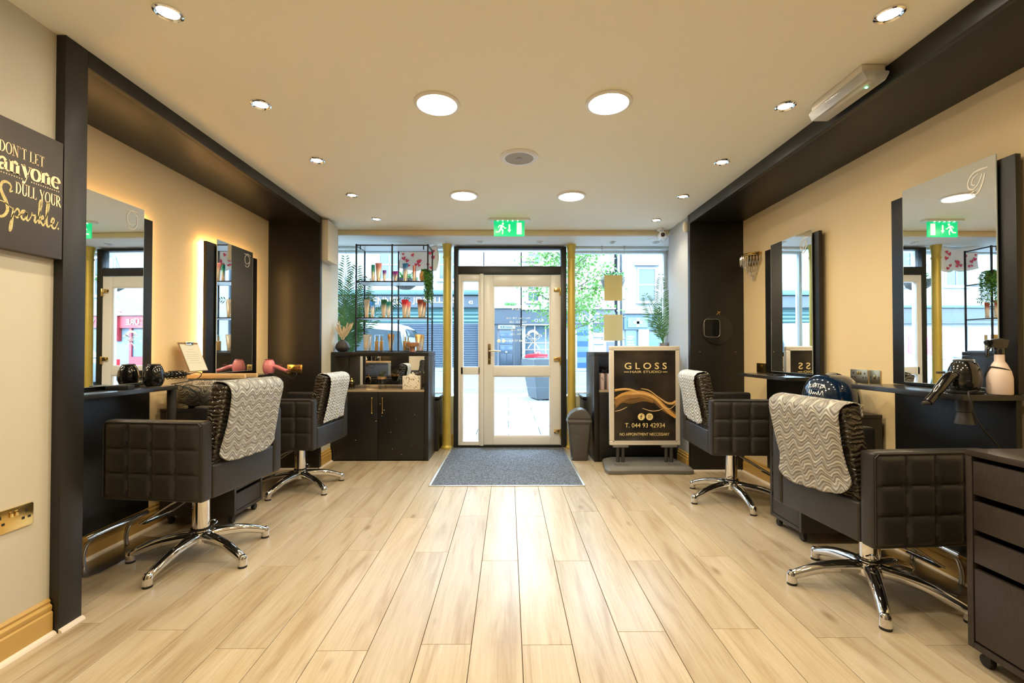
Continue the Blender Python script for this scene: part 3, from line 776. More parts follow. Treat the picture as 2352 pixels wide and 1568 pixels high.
make_chair('quilted dark styling chair between the advertising board and the blue helmet',(1.72,3.515,0),math.radians(-93),0,math.radians(1))
make_chair('quilted dark styling chair beside the tall brown drawer unit',(1.725,2.175,0),math.radians(-86),-.065,math.radians(38))
# ================================================================== towels over the chair backs
def make_towel(lab, loc, rotz, dz, seed, mat, hang, width, wob=1.0, tilt=0.0, front=.06, round_=0):
    rr = random.Random(seed)
    A0 = .405+dz
    Rm = Matrix.Rotation(math.radians(11),3,'X'); c0 = Vector((0,-.246,A0+.365))
    ht, hz = .041+.006, .21+.006
    Lt = front+2*ht+hang
    p1,p2,p3 = (rr.uniform(0,6) for _ in range(3))
    def fn(u,v):
        s_ = v*Lt
        x = (u-.5)*width
        if s_ < front: q = Vector((x, ht, hz-.012-(front-s_)))
        elif s_ < front+2*ht:
            k = (s_-front)/(2*ht); q = Vector((x, ht-2*ht*k, hz+.006*math.sin(k*PI)-.012*abs(2*k-1)**4))
        else:
            d = s_-front-2*ht
            q = Vector((x, -ht-.004-.012*math.sin(min(1,d/.05)*PI/2), hz-.012-d))
        hv = max(0,(s_-front-2*ht)/hang)
        rip = wob*(.006*math.sin(22*x+p1+3*v)+.005*math.sin(41*x+p2-5*v)+.003*math.sin(9*s_+p3+12*x))*(.25+hv)
        q.y -= abs(rip)*.9+.002
        q.x *= 1-.06*math.sin(hv*PI)
        p = c0+Rm@q
        if hv > .4: p.y = min(p.y, -.281-abs(rip)*.7)
        if hv > 0: p.z += tilt*x*hv+ (round_*(abs(u-.5)*2)**6)*hv*1.0
        return tuple(p)
    r = MB().grid(fn, 48, 64)
    o = r.build('towel', mat, loc=loc, rot=(0,0,rotz), smooth=80)
    sd = o.modifiers.new('thickness','SOLIDIFY'); sd.thickness = .004; sd.offset = 1
    tag(o, lab, 'towel', 'towels draped on the chairs')
    return o
m_tw1 = cape_mat('silver_wave_cape',(.19,.18,.175),(.31,.305,.30),(.54,.535,.53),330,4.5,85,.38,.35)
m_tw2 = cape_mat('white_wave_towel',(.46,.49,.53),(.64,.67,.71),(.80,.82,.84),230,3.0,120,.75,1.0,.4,.15)
m_tw3 = cape_mat('brown_wave_cape',(.19,.17,.155),(.31,.285,.26),(.53,.50,.46),330,5.5,75,.36,.4)
make_towel('grey wavy-striped cape draped over the chair at the black hair dryer station',(-1.72,2.575,0),math.radians(83.6),0,3,m_tw1,.395,.44,1.0,0,.055,.05)
make_towel('pale blue-white chevron towel on the chair near the gold-handled cabinet',(-1.745,3.845,0),math.radians(86),-.028,5,m_tw2,.36,.36,1.1,.05,.04)
make_towel('white chevron towel on the chair beside the advertising board',(1.72,3.515,0),math.radians(-93),0,9,m_tw2,.36,.37,1.1,-.03,.04,.03)
make_towel('grey-brown wavy cape draped over the chair beside the tall drawer unit',(1.725,2.175,0),math.radians(-86),-.065,12,m_tw3,.40,.46,1.5,.10,.05,.06)
# ================================================================== black display cabinets with a mirror-backed niche
def cabinet(name, lab, x0,x1,y0,y1,H, doors=True):
    cx = (x0+x1)/2; r = thing(name, lab, 'cabinet', (cx,y0,0))
    a,b_ = x0-cx, x1-cx; D = y1-y0
    zs = .735
    t = MB()
    t.box(a,a+.05,0,D,0,H-.045); t.box(b_-.045,b_,0,D,0,H-.045)
    t.box(a+.05,b_-.045,.03,D,.0,.05); t.box(a+.05,b_-.045,D-.02,D,.05,H-.045)
    t.build('carcass', m_black, r, bevel=.002)
    MB().box(a,b_,-.002,D,H-.044,H).build('top', m_black, r, bevel=.002)
    MB().box(a+.051,b_-.046,.004,D-.022,zs-.02,zs).build('niche_shelf', M('niche_shelf_wood',(.34,.26,.17),.35), r, bevel=.001)
    MB().box(a+.052,b_-.047,D-.030,D-.0215,zs+.002,H-.046).build('niche_mirror', m_mirror, r, smooth=0)
    if doors:
        mid = (a+b_)/2-.02
        for s_,(p,q) in ((1,(a+.052,mid-.0015)),(-1,(mid+.0015,b_-.047))):
            d = MB().box(p,q,-.001,.018,.012,zs-.022).build('door', m_black, r, bevel=.002)
            hx = q-.035 if s_ == 1 else p+.035
            hx += -.018 if s_ == 1 else .018
            k = MB(); k.cyl((hx,-.028,.50),(hx,-.028,.655),.0055,10)
            for z in (.515,.64): k.cyl((hx,-.028,z),(hx,-.001,z),.005,10)
            for z in (.50,.655): k.lathe([(0,-.008),(.006,-.005),(.008,0),(.006,.005),(0,.008)],(hx,-.028,z),12)
            k.build('handle', m_brass, d)
        # chips in the black finish
        ch = MB(); q = random.Random(11)
        for i in range(16):
            u,v = q.uniform(a+.07,b_-.06), q.uniform(.05,.70); e = q.uniform(.0015,.0045)
            ch.prism([(u+e*(1+q.random())*math.cos(j*PI/3),v+e*math.sin(j*PI/3)*q.uniform(.5,1)) for j in range(6)], lambda u_,v_,w_: (u_,-.0013-w_,v_), .0003)
        ch.build('paint_chip', M('chip_white',(.75,.72,.66),.6), r, smooth=0)
    else:
        MB().box(a+.052,b_-.047,-.001,.018,.012,zs-.022).build('front_panel', m_black, r, bevel=.002)
    return r
cabinet('display_cabinet','black two-door cabinet with brass handles and an open mirrored niche',-1.845,-.832,4.755,5.175,1.132)
cabinet('display_cabinet','black cabinet with a mirrored niche of pink bottles behind the advertising board',.885,1.725,4.70,5.175,1.132,False)
# white edge of the board beside the second cabinet
# ================================================================== black metal shelf rack
rk = thing('metal_shelf_rack','black metal open shelf rack full of hair product tubes','shelf',(-1.245,5.01,1.1325))
m_bm = M('black_metal',(.010,.010,.011),.4,.3)
RX0,RX1,RYF,RYB = -.382,.382,-.14,.145; RH = 1.152
t = MB(); p = .007
for x in (RX0,0,RX1):
    for y in (RYF,RYB): t.box(x-p,x+p,y-p,y+p,0,RH)
t.build('upright', m_bm, rk)
lv = [.006,.362,.752,RH-.012]
for z in lv:
    t = MB()
    t.box(RX0,RX1,RYF-p,RYF+p,z-.006,z+.006); t.box(RX0,RX1,RYB-p,RYB+p,z-.006,z+.006)
    t.box(RX0-p,RX0+p,RYF,RYB,z-.006,z+.006); t.box(RX1-p,RX1+p,RYF,RYB,z-.006,z+.006)
    t.build('rail', m_bm, rk)
for z in lv[1:]:
    MB().box(RX0+.008,RX1-.008,RYF+.008,RYB-.008,z-.004,z+.0055).build('shelf_board', M('shelf_pale_board',(.62,.70,.76),.35), rk)
for x in (RX0+.045,RX1-.045): MB().box(x-.006,x+.006,RYF-.011,RYF-.0075,RH-.06,RH-.008).build('bracket', m_bm, rk)
RB = Vector((-1.245,5.01,1.1325))
def silver_to(col): return col
def grad_mat(name, top, low, lo=.35, hi=.75, rough=.28, metal=.6):
    """printed tube: one colour at the closed end fading to the other near the cap (along the tube)"""
    if name in _m: return _m[name]
    m, N, L, b = _nodes(name)
    tc = N.new('ShaderNodeTexCoord'); sp = N.new('ShaderNodeSeparateXYZ'); L.new(tc.outputs['Generated'], sp.inputs[0])
    r = N.new('ShaderNodeValToRGB'); e = r.color_ramp.elements
    e[0].position = lo; e[0].color = rgb(low); e[1].position = hi; e[1].color = rgb(top)
    L.new(sp.outputs['Z'], r.inputs['Fac']); L.new(r.outputs[0], b.inputs['Base Color'])
    b.inputs['Roughness'].default_value = rough; b.inputs['Metallic'].default_value = metal
    _m[name] = m
    return m
CH = (.72,.62,.50)
def tube(lab, x, y, z, h, w, col, capcol=(.70,.60,.45)):
    """tapered squeeze tube standing on its cap, crimped flat at the top"""
    r = thing('product_tube', lab, 'tube', (x,y,z), random.Random(int(x*977+z*31)).uniform(-.35,.35), 'hair product tubes on the rack')
    c = MB(); c.lathe([(.0,0),(w*.31,0),(w*.31,h*.13),(w*.27,h*.135),(0,h*.135)], n=18); c.build('cap', M('tube_cap_%d%d'%(int(capcol[0]*99),int(capcol[2]*99)),capcol,.25,.7), r, smooth=30)
    b = MB(); n = 20; rows = [(h*.136,.30,.30),(h*.2,.32,.31),(h*.5,.40,.24),(h*.8,.47,.11),(h*.94,.5,.03),(h,.5,.015)]
    vs = [(w*a*math.cos(2*PI*j/n), w*d*math.sin(2*PI*j/n), zz) for zz,a,d in rows for j in range(n)]
    fs = [(i*n+j,i*n+(j+1)%n,(i+1)*n+(j+1)%n,(i+1)*n+j) for i in range(len(rows)-1) for j in range(n)]+[tuple((len(rows)-1)*n+j for j in range(n))]
    b.add(vs,fs); b.build('tube_body', grad_mat('tube_%d_%d_%d'%tuple(int(q*99) for q in col), col, CH), r, smooth=60)
    return r
def can(lab, x,y,z,h,rad,col,capcol):
    r = thing('spray_can', lab, 'can', (x,y,z), 0, 'hair product cans on the rack')
    MB().lathe([(0,0),(rad*.96,0),(rad,.003),(rad,h*.74),(rad*.97,h*.75),(0,h*.75)], n=22).build('can_body', grad_mat('can_%d_%d_%d'%tuple(int(q*99) for q in col),col,CH,.3,.9), r, smooth=30)
    MB().lathe([(0,h*.752),(rad*.96,h*.752),(rad*.96,h*.985),(rad*.88,h),(0,h)], n=22).build('lid', M('canlid_%d_%d'%(int(capcol[0]*99),int(capcol[1]*99)),capcol,.3,.5), r, smooth=30)
    return r
Z1 = RB.z+lv[2]+.0062; Z2 = RB.z+lv[1]+.0062; Z3 = RB.z+.0125
yA = 4.90
can('green spray can on the top product shelf',PX(857,yA),yA,Z1,.178,.019,(.02,.22,.15),(.01,.16,.11))
tube('rose pink product tube beside the green can on the top shelf',PX(869.5,yA),yA,Z1,.197,.070,(.45,.17,.16))
tube('small violet product tube on the top shelf',PX(883,yA),yA,Z1,.120,.042,(.16,.06,.30))
tube('magenta product tube behind the rack middle post on the top shelf',PX(908,4.96),4.96,Z1,.120,.062,(.34,.05,.36))
tube('blue product tube on the top shelf',PX(931,yA),yA,Z1,.195,.068,(.03,.16,.38))
can('copper spray can beside the wicker pot on the top shelf',PX(951.5,yA),yA,Z1,.170,.019,(.40,.13,.09),(.38,.16,.12))
tube('grey and blue product tube at the end of the middle shelf',PX(843,yA),yA,Z2,.195,.066,(.46,.42,.38))
tube('bright blue product tube behind the grey tube on the middle shelf',PX(856,4.97),4.97,Z2,.180,.058,(.03,.16,.40))
tube('dark green product tube on the middle shelf',PX(882,yA),yA,Z2,.195,.070,(.03,.13,.09))
tube('teal green product tube behind the dark green one on the middle shelf',PX(893,4.97),4.97,Z2,.180,.060,(.04,.22,.20))
tube('red product tube on the middle shelf',PX(930,yA),yA,Z2,.195,.076,(.62,.03,.06))
tube('dull rose tube behind the red tube on the middle shelf',PX(939,4.98),4.98,Z2,.180,.050,(.50,.25,.22))
tube('maroon product tube on the middle shelf',PX(966,yA),yA,Z2,.195,.076,(.24,.05,.04))
tube('brown tube behind the maroon tube on the middle shelf',PX(973.5,4.98),4.98,Z2,.180,.060,(.30,.09,.05))
tube('silver product tube on the bottom shelf next to the clear bottles',PX(841.5,yA),yA,Z3,.175,.078,(.55,.54,.52),(.6,.58,.55))
tube('slim silver tube behind the silver tube on the bottom shelf',PX(850,4.98),4.98,Z3,.175,.050,(.58,.57,.55),(.6,.58,.55))
tube('gold brown product tube at the middle post on the bottom shelf',PX(898.5,yA),yA,Z3,.178,.070,(.40,.22,.07))
tube('gold product tube behind the wooden stand on the bottom shelf',PX(961,4.96),4.96,Z3,.178,.072,(.55,.36,.14))
tube('pale gold tube beside the gold tube on the bottom shelf',PX(970,5.02),5.02,Z3,.175,.050,(.60,.44,.24))
m_clear = glass_mat('clear_plastic',(.96,.97,.97))
for lab,px,yy in (('clear bottle of amber oil nearest the silver tube',866,4.9),('clear bottle of amber oil nearest the gold brown tube',877,4.9),('clear bottle of amber oil beside the wooden stand',931,4.9),('clear bottle of amber oil behind the wooden stand',938,4.99)):
    r = thing('oil_bottle', lab, 'bottle', (PX(px,yy),yy,Z3), 0, 'clear oil bottles on the rack')
    MB().box(-.017,.017,-.017,.017,0,.105).build('oil', M('amber_oil',(.58,.36,.12),.15,coat=.5), r, bevel=.004)
    MB().box(-.021,.021,-.021,.021,-.0,.170).build('clear_case', m_clear, r, bevel=.003)
    MB().cyl((0,0,.106),(0,0,.15),.008,12).build('pump', M('pump_gold',(.6,.46,.25),.3,.8), r)
# ------------------------------------------------------------------ wicker pot with a trailing plant
m_leaf = M('plant_leaf',(.055,.20,.035),.45,var=(14,(.14,.36,.08),.35,.7))
m_stem = M('plant_stem',(.10,.16,.05),.6)
def leaf_quads(t, c, d, L_, w_, nrm):
    d = Vector(d).normalized(); nrm = Vector(nrm); s_ = d.cross(nrm); s_ = s_.normalized() if s_.length > 1e-5 else basis(d)[0]
    c = Vector(c); up = s_.cross(d)
    t.add([c, c+d*L_*.45+s_*w_*.5+up*L_*.04, c+d*L_, c+d*L_*.45-s_*w_*.5+up*L_*.04],[(0,1,2,3)])
r = thing('trailing_plant','wicker pot with a trailing green plant hanging over the rack edge','plant',(PX(974,4.92),4.92,Z1))
MB().lathe([(0,0),(.034,0),(.046,.02),(.051,.05),(.047,.085),(.036,.108),(.031,.108),(.040,.08),(.042,.06),(0,.06)], n=26).build('wicker_pot', M('woven_wicker',(.30,.14,.035),.7,bump=(130,1.0,.006),var=(60,(.50,.27,.08),.35,.65)), r)
q = random.Random(21); t = MB(); st = MB()
for i in range(70):
    a = q.uniform(0,2*PI); d = Vector((math.cos(a),math.sin(a),q.uniform(.2,1.3)))
    leaf_quads(t,(.02*math.cos(a),.02*math.sin(a),.095+q.uniform(0,.02)),d,q.uniform(.02,.04),q.uniform(.012,.02),(q.uniform(-.5,.5),q.uniform(-.5,.5),1))
for i in range(30):
    a = q.uniform(-1.3,.9); rx,ry = math.cos(a), math.sin(a)*.9
    L_ = q.uniform(.16,.34); k0 = q.uniform(.045,.075)
    pts = [Vector((.02*rx,.02*ry,.10)),Vector((k0*.75*rx,k0*.75*ry,.125)),Vector((k0*1.2*rx,k0*1.2*ry,.09))]
    for j in range(1,7): pts.append(Vector(((k0*1.25+q.uniform(-.008,.008))*rx+q.uniform(-.004,.004),k0*1.25*ry+q.uniform(-.008,.008),.09-L_*j/6)))
    if pts[-1].x < .045:
        for p_ in pts[2:]: p_.y = min(p_.y,-.075-.0*p_.x); p_.x = max(p_.x,-.06)
    sp_ = smooth_pts(pts,3); st.tube(sp_,.0012,4)
    for p_ in sp_[2:]:
        for _ in range(2):
            b2 = q.uniform(0,2*PI); leaf_quads(t,p_,(math.cos(b2),math.sin(b2),q.uniform(-.6,.2)),q.uniform(.018,.028),q.uniform(.014,.020),(q.uniform(-1,1),q.uniform(-1,1),1))
t.build('leaves', m_leaf, r, smooth=0, kind='stuff', recalc=False); st.build('stems', m_stem, r)
# ------------------------------------------------------------------ vase with pampas, wooden stand
r = thing('ribbed_vase','dark ribbed bulb vase of dried cream pampas on the black cabinet','vase',(PX(788,4.86),4.86,1.1325))
t = MB(); n = 48
pf = [(.030,0),(.052,.010),(.074,.035),(.0755,.050),(.064,.085),(.040,.112),(.024,.124),(.022,.130),(.018,.130),(.018,.11)]
vs = []
for (rr_,z) in pf:
    for j in range(n):
        a = 2*PI*j/n; k = rr_*(1-.07*abs(math.sin(a*4.5))**.5*(1 if rr_>.03 else .2)) if False else rr_*(1-.06*(abs(math.cos(a*4.5))**8))
        vs.append((k*math.cos(a),k*math.sin(a),z))
t.add(vs,[(i*n+j,i*n+(j+1)%n,(i+1)*n+(j+1)%n,(i+1)*n+j) for i in range(len(pf)-1) for j in range(n)]+[tuple(range(n-1,-1,-1))])
t.build('vase_body', M('dark_stoneware',(.035,.030,.028),.6,bump=(90,.2,.002)), r, smooth=60)
m_pam = M('dried_pampas',(.84,.70,.50),.95)
for i in range(13):
    a = (PI if i % 2 else 0)+q.uniform(-.9,.9); ln = q.uniform(.12,.21); lean = .08+.72*((i*5)%13)/13
    d = Vector((math.cos(a)*lean,math.sin(a)*lean*.6,1)).normalized()
    t = MB(); b0 = Vector((0,0,.115)); t.tube([b0,b0+d*ln],[.0014,.0008],4)
    for j in range(260):
        s_ = q.uniform(.28,1.0); p_ = b0+d*ln*s_; e = Vector((q.uniform(-1,1),q.uniform(-1,1),q.uniform(.1,1.2))).normalized()
        leaf_quads(t,p_,(d*1.3+e*.7),q.uniform(.02,.055)*(1.15-s_*.5),.0028,(q.uniform(-1,1),q.uniform(-1,1),q.uniform(-1,1)))
    t.build('pampas_plume', m_pam, r, smooth=0, recalc=False)
r = thing('wooden_stand','small turned wooden pedestal stand in front of the bottles','stand',(PX(948,4.80),4.796,1.1325)); r.scale = (.85,.85,.95)
MB().lathe([(0,0),(.040,0),(.042,.006),(.034,.016),(.032,.045),(.037,.056),(.078,.060),(.081,.066),(.080,.100),(.074,.104),(.070,.098),(0,.096)], n=36).build('turned_stand', M('stained_wood',(.24,.105,.045),.45,var=(9,(.34,.16,.07),.35,.7),stretch=(3,3,12)), r)
# ------------------------------------------------------------------ niche contents
zn = .7365
def pot(lab, px, yy, k=1.0):
    r = thing('footed_planter', lab, 'planter', (PX(px,yy),yy,zn), 0, 'black and gold planters in the niche')
    t = MB(); t.lathe([(0,.05*k),(.036*k,.052*k),(.042*k,.07*k),(.046*k,.105*k),(.046*k,.107*k),(0,.107*k)], n=26); t.build('pot_bowl', M('black_glaze',(.012,.012,.012),.12), r)
    MB().lathe([(.046*k,.1075*k),(.049*k,.1075*k),(.0495*k,.132*k),(.045*k,.132*k),(.043*k,.112*k),(0,.112*k)], n=26).build('gold_rim', M('gold_rim',(.72,.48,.26),.3,.8), r)
    for j in range(3):
        a = j*2*PI/3+.5; MB().tube([(.036*k*math.cos(a),.036*k*math.sin(a),.062*k),(.042*k*math.cos(a),.042*k*math.sin(a),.0)],.0022,6).build('wire_leg', m_bm, r)
    t = MB(); q_ = random.Random(px)
    for j in range(26):
        a = q_.uniform(0,2*PI); e = q_.uniform(.25,.9); d = Vector((math.cos(a)*e,math.sin(a)*e,1)); leaf_quads(t,(0,0,.118*k),d,q_.uniform(.06,.105)*k,.013*k,(-math.cos(a),-math.sin(a),.3))
    t.build('spiky_leaves', M('dusty_leaf',(.06,.085,.045),.5,var=(20,(.12,.15,.08),.3,.7)), r, smooth=0, recalc=False)
pot('black planter with gold rim and spiky leaves standing in the mirrored niche',878,4.87)
r = thing('tissue_box','white tissue box with small black triangles in the mirrored niche','box',(PX(948,4.87),4.87,zn))
t = MB(); t.box(-.093,.093,-.055,.055,0,.142); t.build('box_body', M('box_cream',(.80,.72,.60),.6), r, bevel=.003)
q = random.Random(5); t = MB(); cols = 0
for i in range(46):
    u,v = q.uniform(-.083,.083), q.uniform(.008,.134); e = q.uniform(.004,.0075); a0 = q.uniform(0,6)
    t.prism([(u+e*math.cos(a0+j*2*PI/3),v+e*math.sin(a0+j*2*PI/3)) for j in range(3)], lambda u_,v_,w_: (u_,-.0552-w_,v_), .0003)
t.build('triangle_print', M('print_black',(.015,.013,.012),.6), r, smooth=0)
t = MB(); t.grid(lambda u,v: ((u-.5)*.09+.012*math.sin(v*7), (v-.5)*.05, .142+.045*math.sin(u*PI)*abs(math.sin(u*8))*(1-abs(2*v-1))), 14, 8)
t.build('tissue', M('tissue_white',(.85,.82,.76),.8), r)
r = thing('brass_cauldron','small dark cauldron ornament with a brass lid in the niche','ornament',(PX(809,4.86),4.86,zn+.004))
MB().lathe([(0,.014),(.028,.018),(.037,.04),(.032,.066),(.024,.074),(.031,.079),(0,.079)], n=26).build('pot_body', M('dark_bronze',(.05,.035,.018),.3,.9), r)
MB().lathe([(.031,.0795),(.026,.092),(.010,.100),(.006,.112),(.009,.118),(.0,.128)], n=22).build('lid', m_brass, r)
for j in range(3):
    a = j*2*PI/3+.9; MB().tube([(.022*math.cos(a),.022*math.sin(a),.022),(.034*math.cos(a),.034*math.sin(a),0)],[.006,.004],8).build('foot', M('dark_bronze'), r)
# ------------------------------------------------------------------ pink bottles in the second niche
for i,(px,yy) in enumerate(((1367,4.86),(1375,4.80),(1388.5,4.86),(1396,4.80),(1412,4.84))):
    lab = ['pale pink pump bottle at the open end of the niche','pale pink pump bottle with a black letter mark in the niche','grey pump bottle standing in the niche between pink ones','pale pink pump bottle half hidden by the advertising board frame','pale pink pump bottle behind the advertising board'][i]
    r = thing('pump_bottle', lab, 'bottle', (PX(px,yy)+(.045 if i == 0 else .035 if i == 1 else .02),yy,zn), 0, 'pump bottles in the niche')
    mc = M('grey_bottle',(.22,.18,.17),.35) if i == 2 else M('pink_bottle',(.74,.55,.52),.35)
    MB().lathe([(0,0),(.026,0),(.0275,.003),(.0275,.155),(.022,.168),(.012,.172),(0,.172)], n=22).build('bottle_body', mc, r, smooth=35)
    t = MB(); t.lathe([(0,.1725),(.011,.1725),(.011,.190),(.005,.192),(.005,.205),(.012,.206),(.010,.214),(0,.216)], n=14); t.cyl((0,0,.21),(.024,-.006,.207),.004,8); t.build('pump', m_rub, r)
    if i in (1,3):
        t = MB(); t.ribbon([(.008,.012),(-.004,.016),(-.007,.006),(.005,-.004),(.004,-.014),(-.008,-.014)],[.001,.003,.004,.004,.003,.001],on_back(0,-.0282,.115)); t.build('letter_mark', m_slot, r, smooth=0, recalc=False)
# ================================================================== drawer trolleys on castors
m_tr = M('black_brown_laminate',(.026,.022,.021),.40,bump=(120,.1,.001),stretch=(1,1,8))
m_tr2 = M('dark_wenge_laminate',(.036,.025,.021),.45,bump=(90,.25,.0015),var=(30,(.024,.017,.014),.35,.65),stretch=(1,8,1))
def castor(parent, x,y):
    t = MB(); t.lathe([(0,-.011),(.020,-.011),(.0225,-.008),(.0225,.008),(.020,.011),(0,.011)],(x,y+.012,.0225),20,'x'); w_ = t.build('castor', m_rub, parent)
    t = MB(); t.box(x-.014,x+.014,y-.010,y+.010,.034,.058); t.cyl((x,y,.05),(x,y,.064),.008,10); t.build('castor_fork', m_rub, w_, bevel=.003)
def trolley(lab, x0,x1,y0,y1,H, facex, mat, nd=5, tall=None):
    """drawer unit; the drawer side looks along facex (+1 / -1)"""
    cx,cy = (x0+x1)/2,(y0+y1)/2; r = thing('drawer_trolley', lab, 'drawer unit', (cx,cy,0), 0, 'drawer units on castors')
    a,b_,c,d = x0-cx,x1-cx,y0-cy,y1-cy; z0 = .065; th = .022
    t = MB()
    t.box(a,b_,c,c+th,z0,H-th-.001); t.box(a,b_,d-th,d,z0,H-th-.001); t.box(a,b_,c+th,d-th,z0,z0+th)
    bk = a if facex > 0 else b_-.006
    t.box(bk,bk+.006,c+th,d-th,z0+th,H-th-.001)
    t.build('carcass', mat, r, bevel=.002)
    MB().box(a-.001,b_+.001,c-.001,d+.001,H-th,H).build('top', mat, r, bevel=.002)
    zz = tall or [(z0+th+.004+i*(H-2*th-z0-.006)/nd, z0+th+.004+(i+1)*(H-2*th-z0-.006)/nd-.022) for i in range(nd)]
    for (p,q_) in zz:
        fx = (b_-.020,b_-.002) if facex > 0 else (a+.002,a+.020)
        t = MB(); t.box(fx[0],fx[1],c+th+.003,d-th-.003,p,q_)
        dr = t.build('drawer', mat, r, bevel=.002)
        bx0,bx1 = (a+.03,b_-.0205) if facex > 0 else (a+.0205,b_-.03)
        MB().box(bx0,bx1,c+th+.008,d-th-.008,p,q_-.04).build('drawer_box', m_rub, dr)
    for x in (a+.045,b_-.045):
        for y in (c+.04,d-.04): castor(r,x,y)
    return r
trolley('black drawer trolley holding a grey felt basket between two styling chairs',-2.285,-1.795,3.01,3.35,.765,1,m_tr,5)
trolley('black drawer trolley with a dark blue helmet on top',1.735,2.225,2.70,3.02,.765,-1,m_tr,5)
trolley('tall brown-black drawer unit on castors in front of the mirror station with spray bottle',1.695,2.175,1.30,1.682,.785,-1,m_tr2,4,[(.095,.355),(.378,.475),(.498,.600),(.625,.745)])
# ------------------------------------------------------------------ felt basket, clipboard, towels on the first trolley
m_felt = M('grey_felt',(.16,.17,.19),.95,bump=(300,.6,.003))
r = thing('felt_basket','grey felt basket with pale wooden rim handles on the black trolley','basket',(-2.03,3.262,.766))
t = MB(); a,b_,h_ = .20,.075,.19
t.box(-a,a,-b_,-b_+.010,0,h_); t.box(-a,a,b_-.010,b_,0,h_); t.box(-a,-a+.010,-b_+.010,b_-.010,0,h_); t.box(a-.010,a,-b_+.010,b_-.010,0,h_); t.box(-a+.010,a-.010,-b_+.010,b_-.010,0,.01)
t.build('basket_body', m_felt, r, bevel=.005)
for s_ in (-1,1):
    t = MB(); t.box(-a,a,s_*b_-.011,s_*b_+.011,h_-.004,h_+.026); t.build('wooden_handle', M('pale_wood',(.72,.50,.26),.5,var=(12,(.60,.38,.17),.35,.7),stretch=(2,12,12)), r, bevel=.008)
r = thing('clear_tub','clear plastic tub on the black trolley in front of the felt basket','tub',(-2.06,3.095,.766))
t = MB(); a,b_,h_ = .19,.075,.15
t.box(-a,a,-b_,-b_+.004,0,h_); t.box(-a,a,b_-.004,b_,0,h_); t.box(-a,-a+.004,-b_+.004,b_-.004,0,h_); t.box(a-.004,a,-b_+.004,b_-.004,0,h_); t.box(-a+.004,a-.004,-b_+.004,b_-.004,0,.004)
t.build('tub_body', glass_mat('clear_tub_plastic',(.95,.95,.93)), r, bevel=.0015)
t = MB(); t.tube([(-a,-b_,h_),(a,-b_,h_),(a,b_,h_),(-a,b_,h_)],.004,6,closed=True); t.build('tub_rim', M('tub_rim_white',(.78,.74,.66),.35), r)
def lump(u,v):
    a = 2*PI*u; e = PI*(v-.5)
    k = 1+.05*math.sin(3*a+4*e)+.05*math.sin(7*a-3*e)
    ca,sa = math.cos(a), math.sin(a)
    return (.165*k*math.cos(e)**.5*math.copysign(abs(ca)**.6,ca), .058*k*math.cos(e)**.5*math.copysign(abs(sa)**.6,sa), .088+.080*k*math.sin(e))
o = MB().grid(lump, 48, 28).build('crumpled_towel', m_tw3, loc=(-2.06,3.095,.772), smooth=80); tag(o,'crumpled brown wavy towel stuffed into the clear tub','towel')
o = thing('clipboard','wooden clipboard of paper leaning on the wall above the felt basket','clipboard',(-2.205,3.262,1.0))
o.rotation_euler = (0,math.radians(-22),0)
MB().box(-.003,.003,-.10,.10,0,.22).build('board', M('clipboard_brown',(.20,.12,.06),.5), o, bevel=.002)
MB().box(.0035,.005,-.092,.092,.004,.205).build('paper', M('cream_paper',(.74,.72,.60),.7), o, smooth=0)
t = MB()
for i,(zz,ww) in enumerate(((.165,.03),(.145,.05),(.125,.08),(.11,.07),(.095,.075),(.08,.06),(.062,.08))): t.box(.0052,.0054,-ww,ww*.7,zz,zz+.003)
t.build('paper_lines', M('faint_print',(.55,.52,.44),.7), o, smooth=0)
t = MB(); t.box(.0052,.012,-.035,.035,.198,.214); t.cyl((.012,-.04,.216),(.012,.04,.216),.006,10); t.build('clip', m_chrome, o, bevel=.002)
# ------------------------------------------------------------------ helmet-like blue hood
r = thing('blue_helmet','glossy dark blue dome-shaped helmet with white lettering on the black trolley','helmet',(2.035,2.86,.7662), math.radians(20))
m_blue = M('dark_blue_gloss',(.004,.016,.045),.06,coat=1.0,var=(180,(.02,.06,.13),.60,.68))
t = MB()
def dome(u,v):
    a = 2*PI*u; e = PI/2*v
    k = math.cos(e)**.55 if v < 1 else 0
    return (.165*k*math.cos(a), .155*k*math.sin(a), .060+.172*math.sin(e))
t.grid(dome, 48, 18); t.lathe([(.150,0),(.168,.006),(.170,.03),(.165,.06)],(0,0,0),48,sy=.94)
t.build('shell', m_blue, r, smooth=60)
t = MB(); pts = [(.168*math.cos(a),.158*math.sin(a),.052) for a in [2*PI*i/48 for i in range(48)]]
t.tube(pts,.0065,8,closed=True); t.build('rim_trim', m_chrome, r)
t = MB(); pts = [(.0+.125*math.sin(b)*0+.02,.155*math.cos(b)*1.0,.062+.176*math.sin(b)) for b in [PI*i/24 for i in range(25)]]
t.tube(pts,.004,8); t.build('centre_ridge', M('dark_ridge',(.01,.014,.03),.2), r)
t = MB(); t.lathe([(0,0),(.03,0),(.026,.006),(0,.008)],(.0,.0,.2325),20); t.build('vent_cap', M('vent_grey',(.24,.22,.20),.4), r)
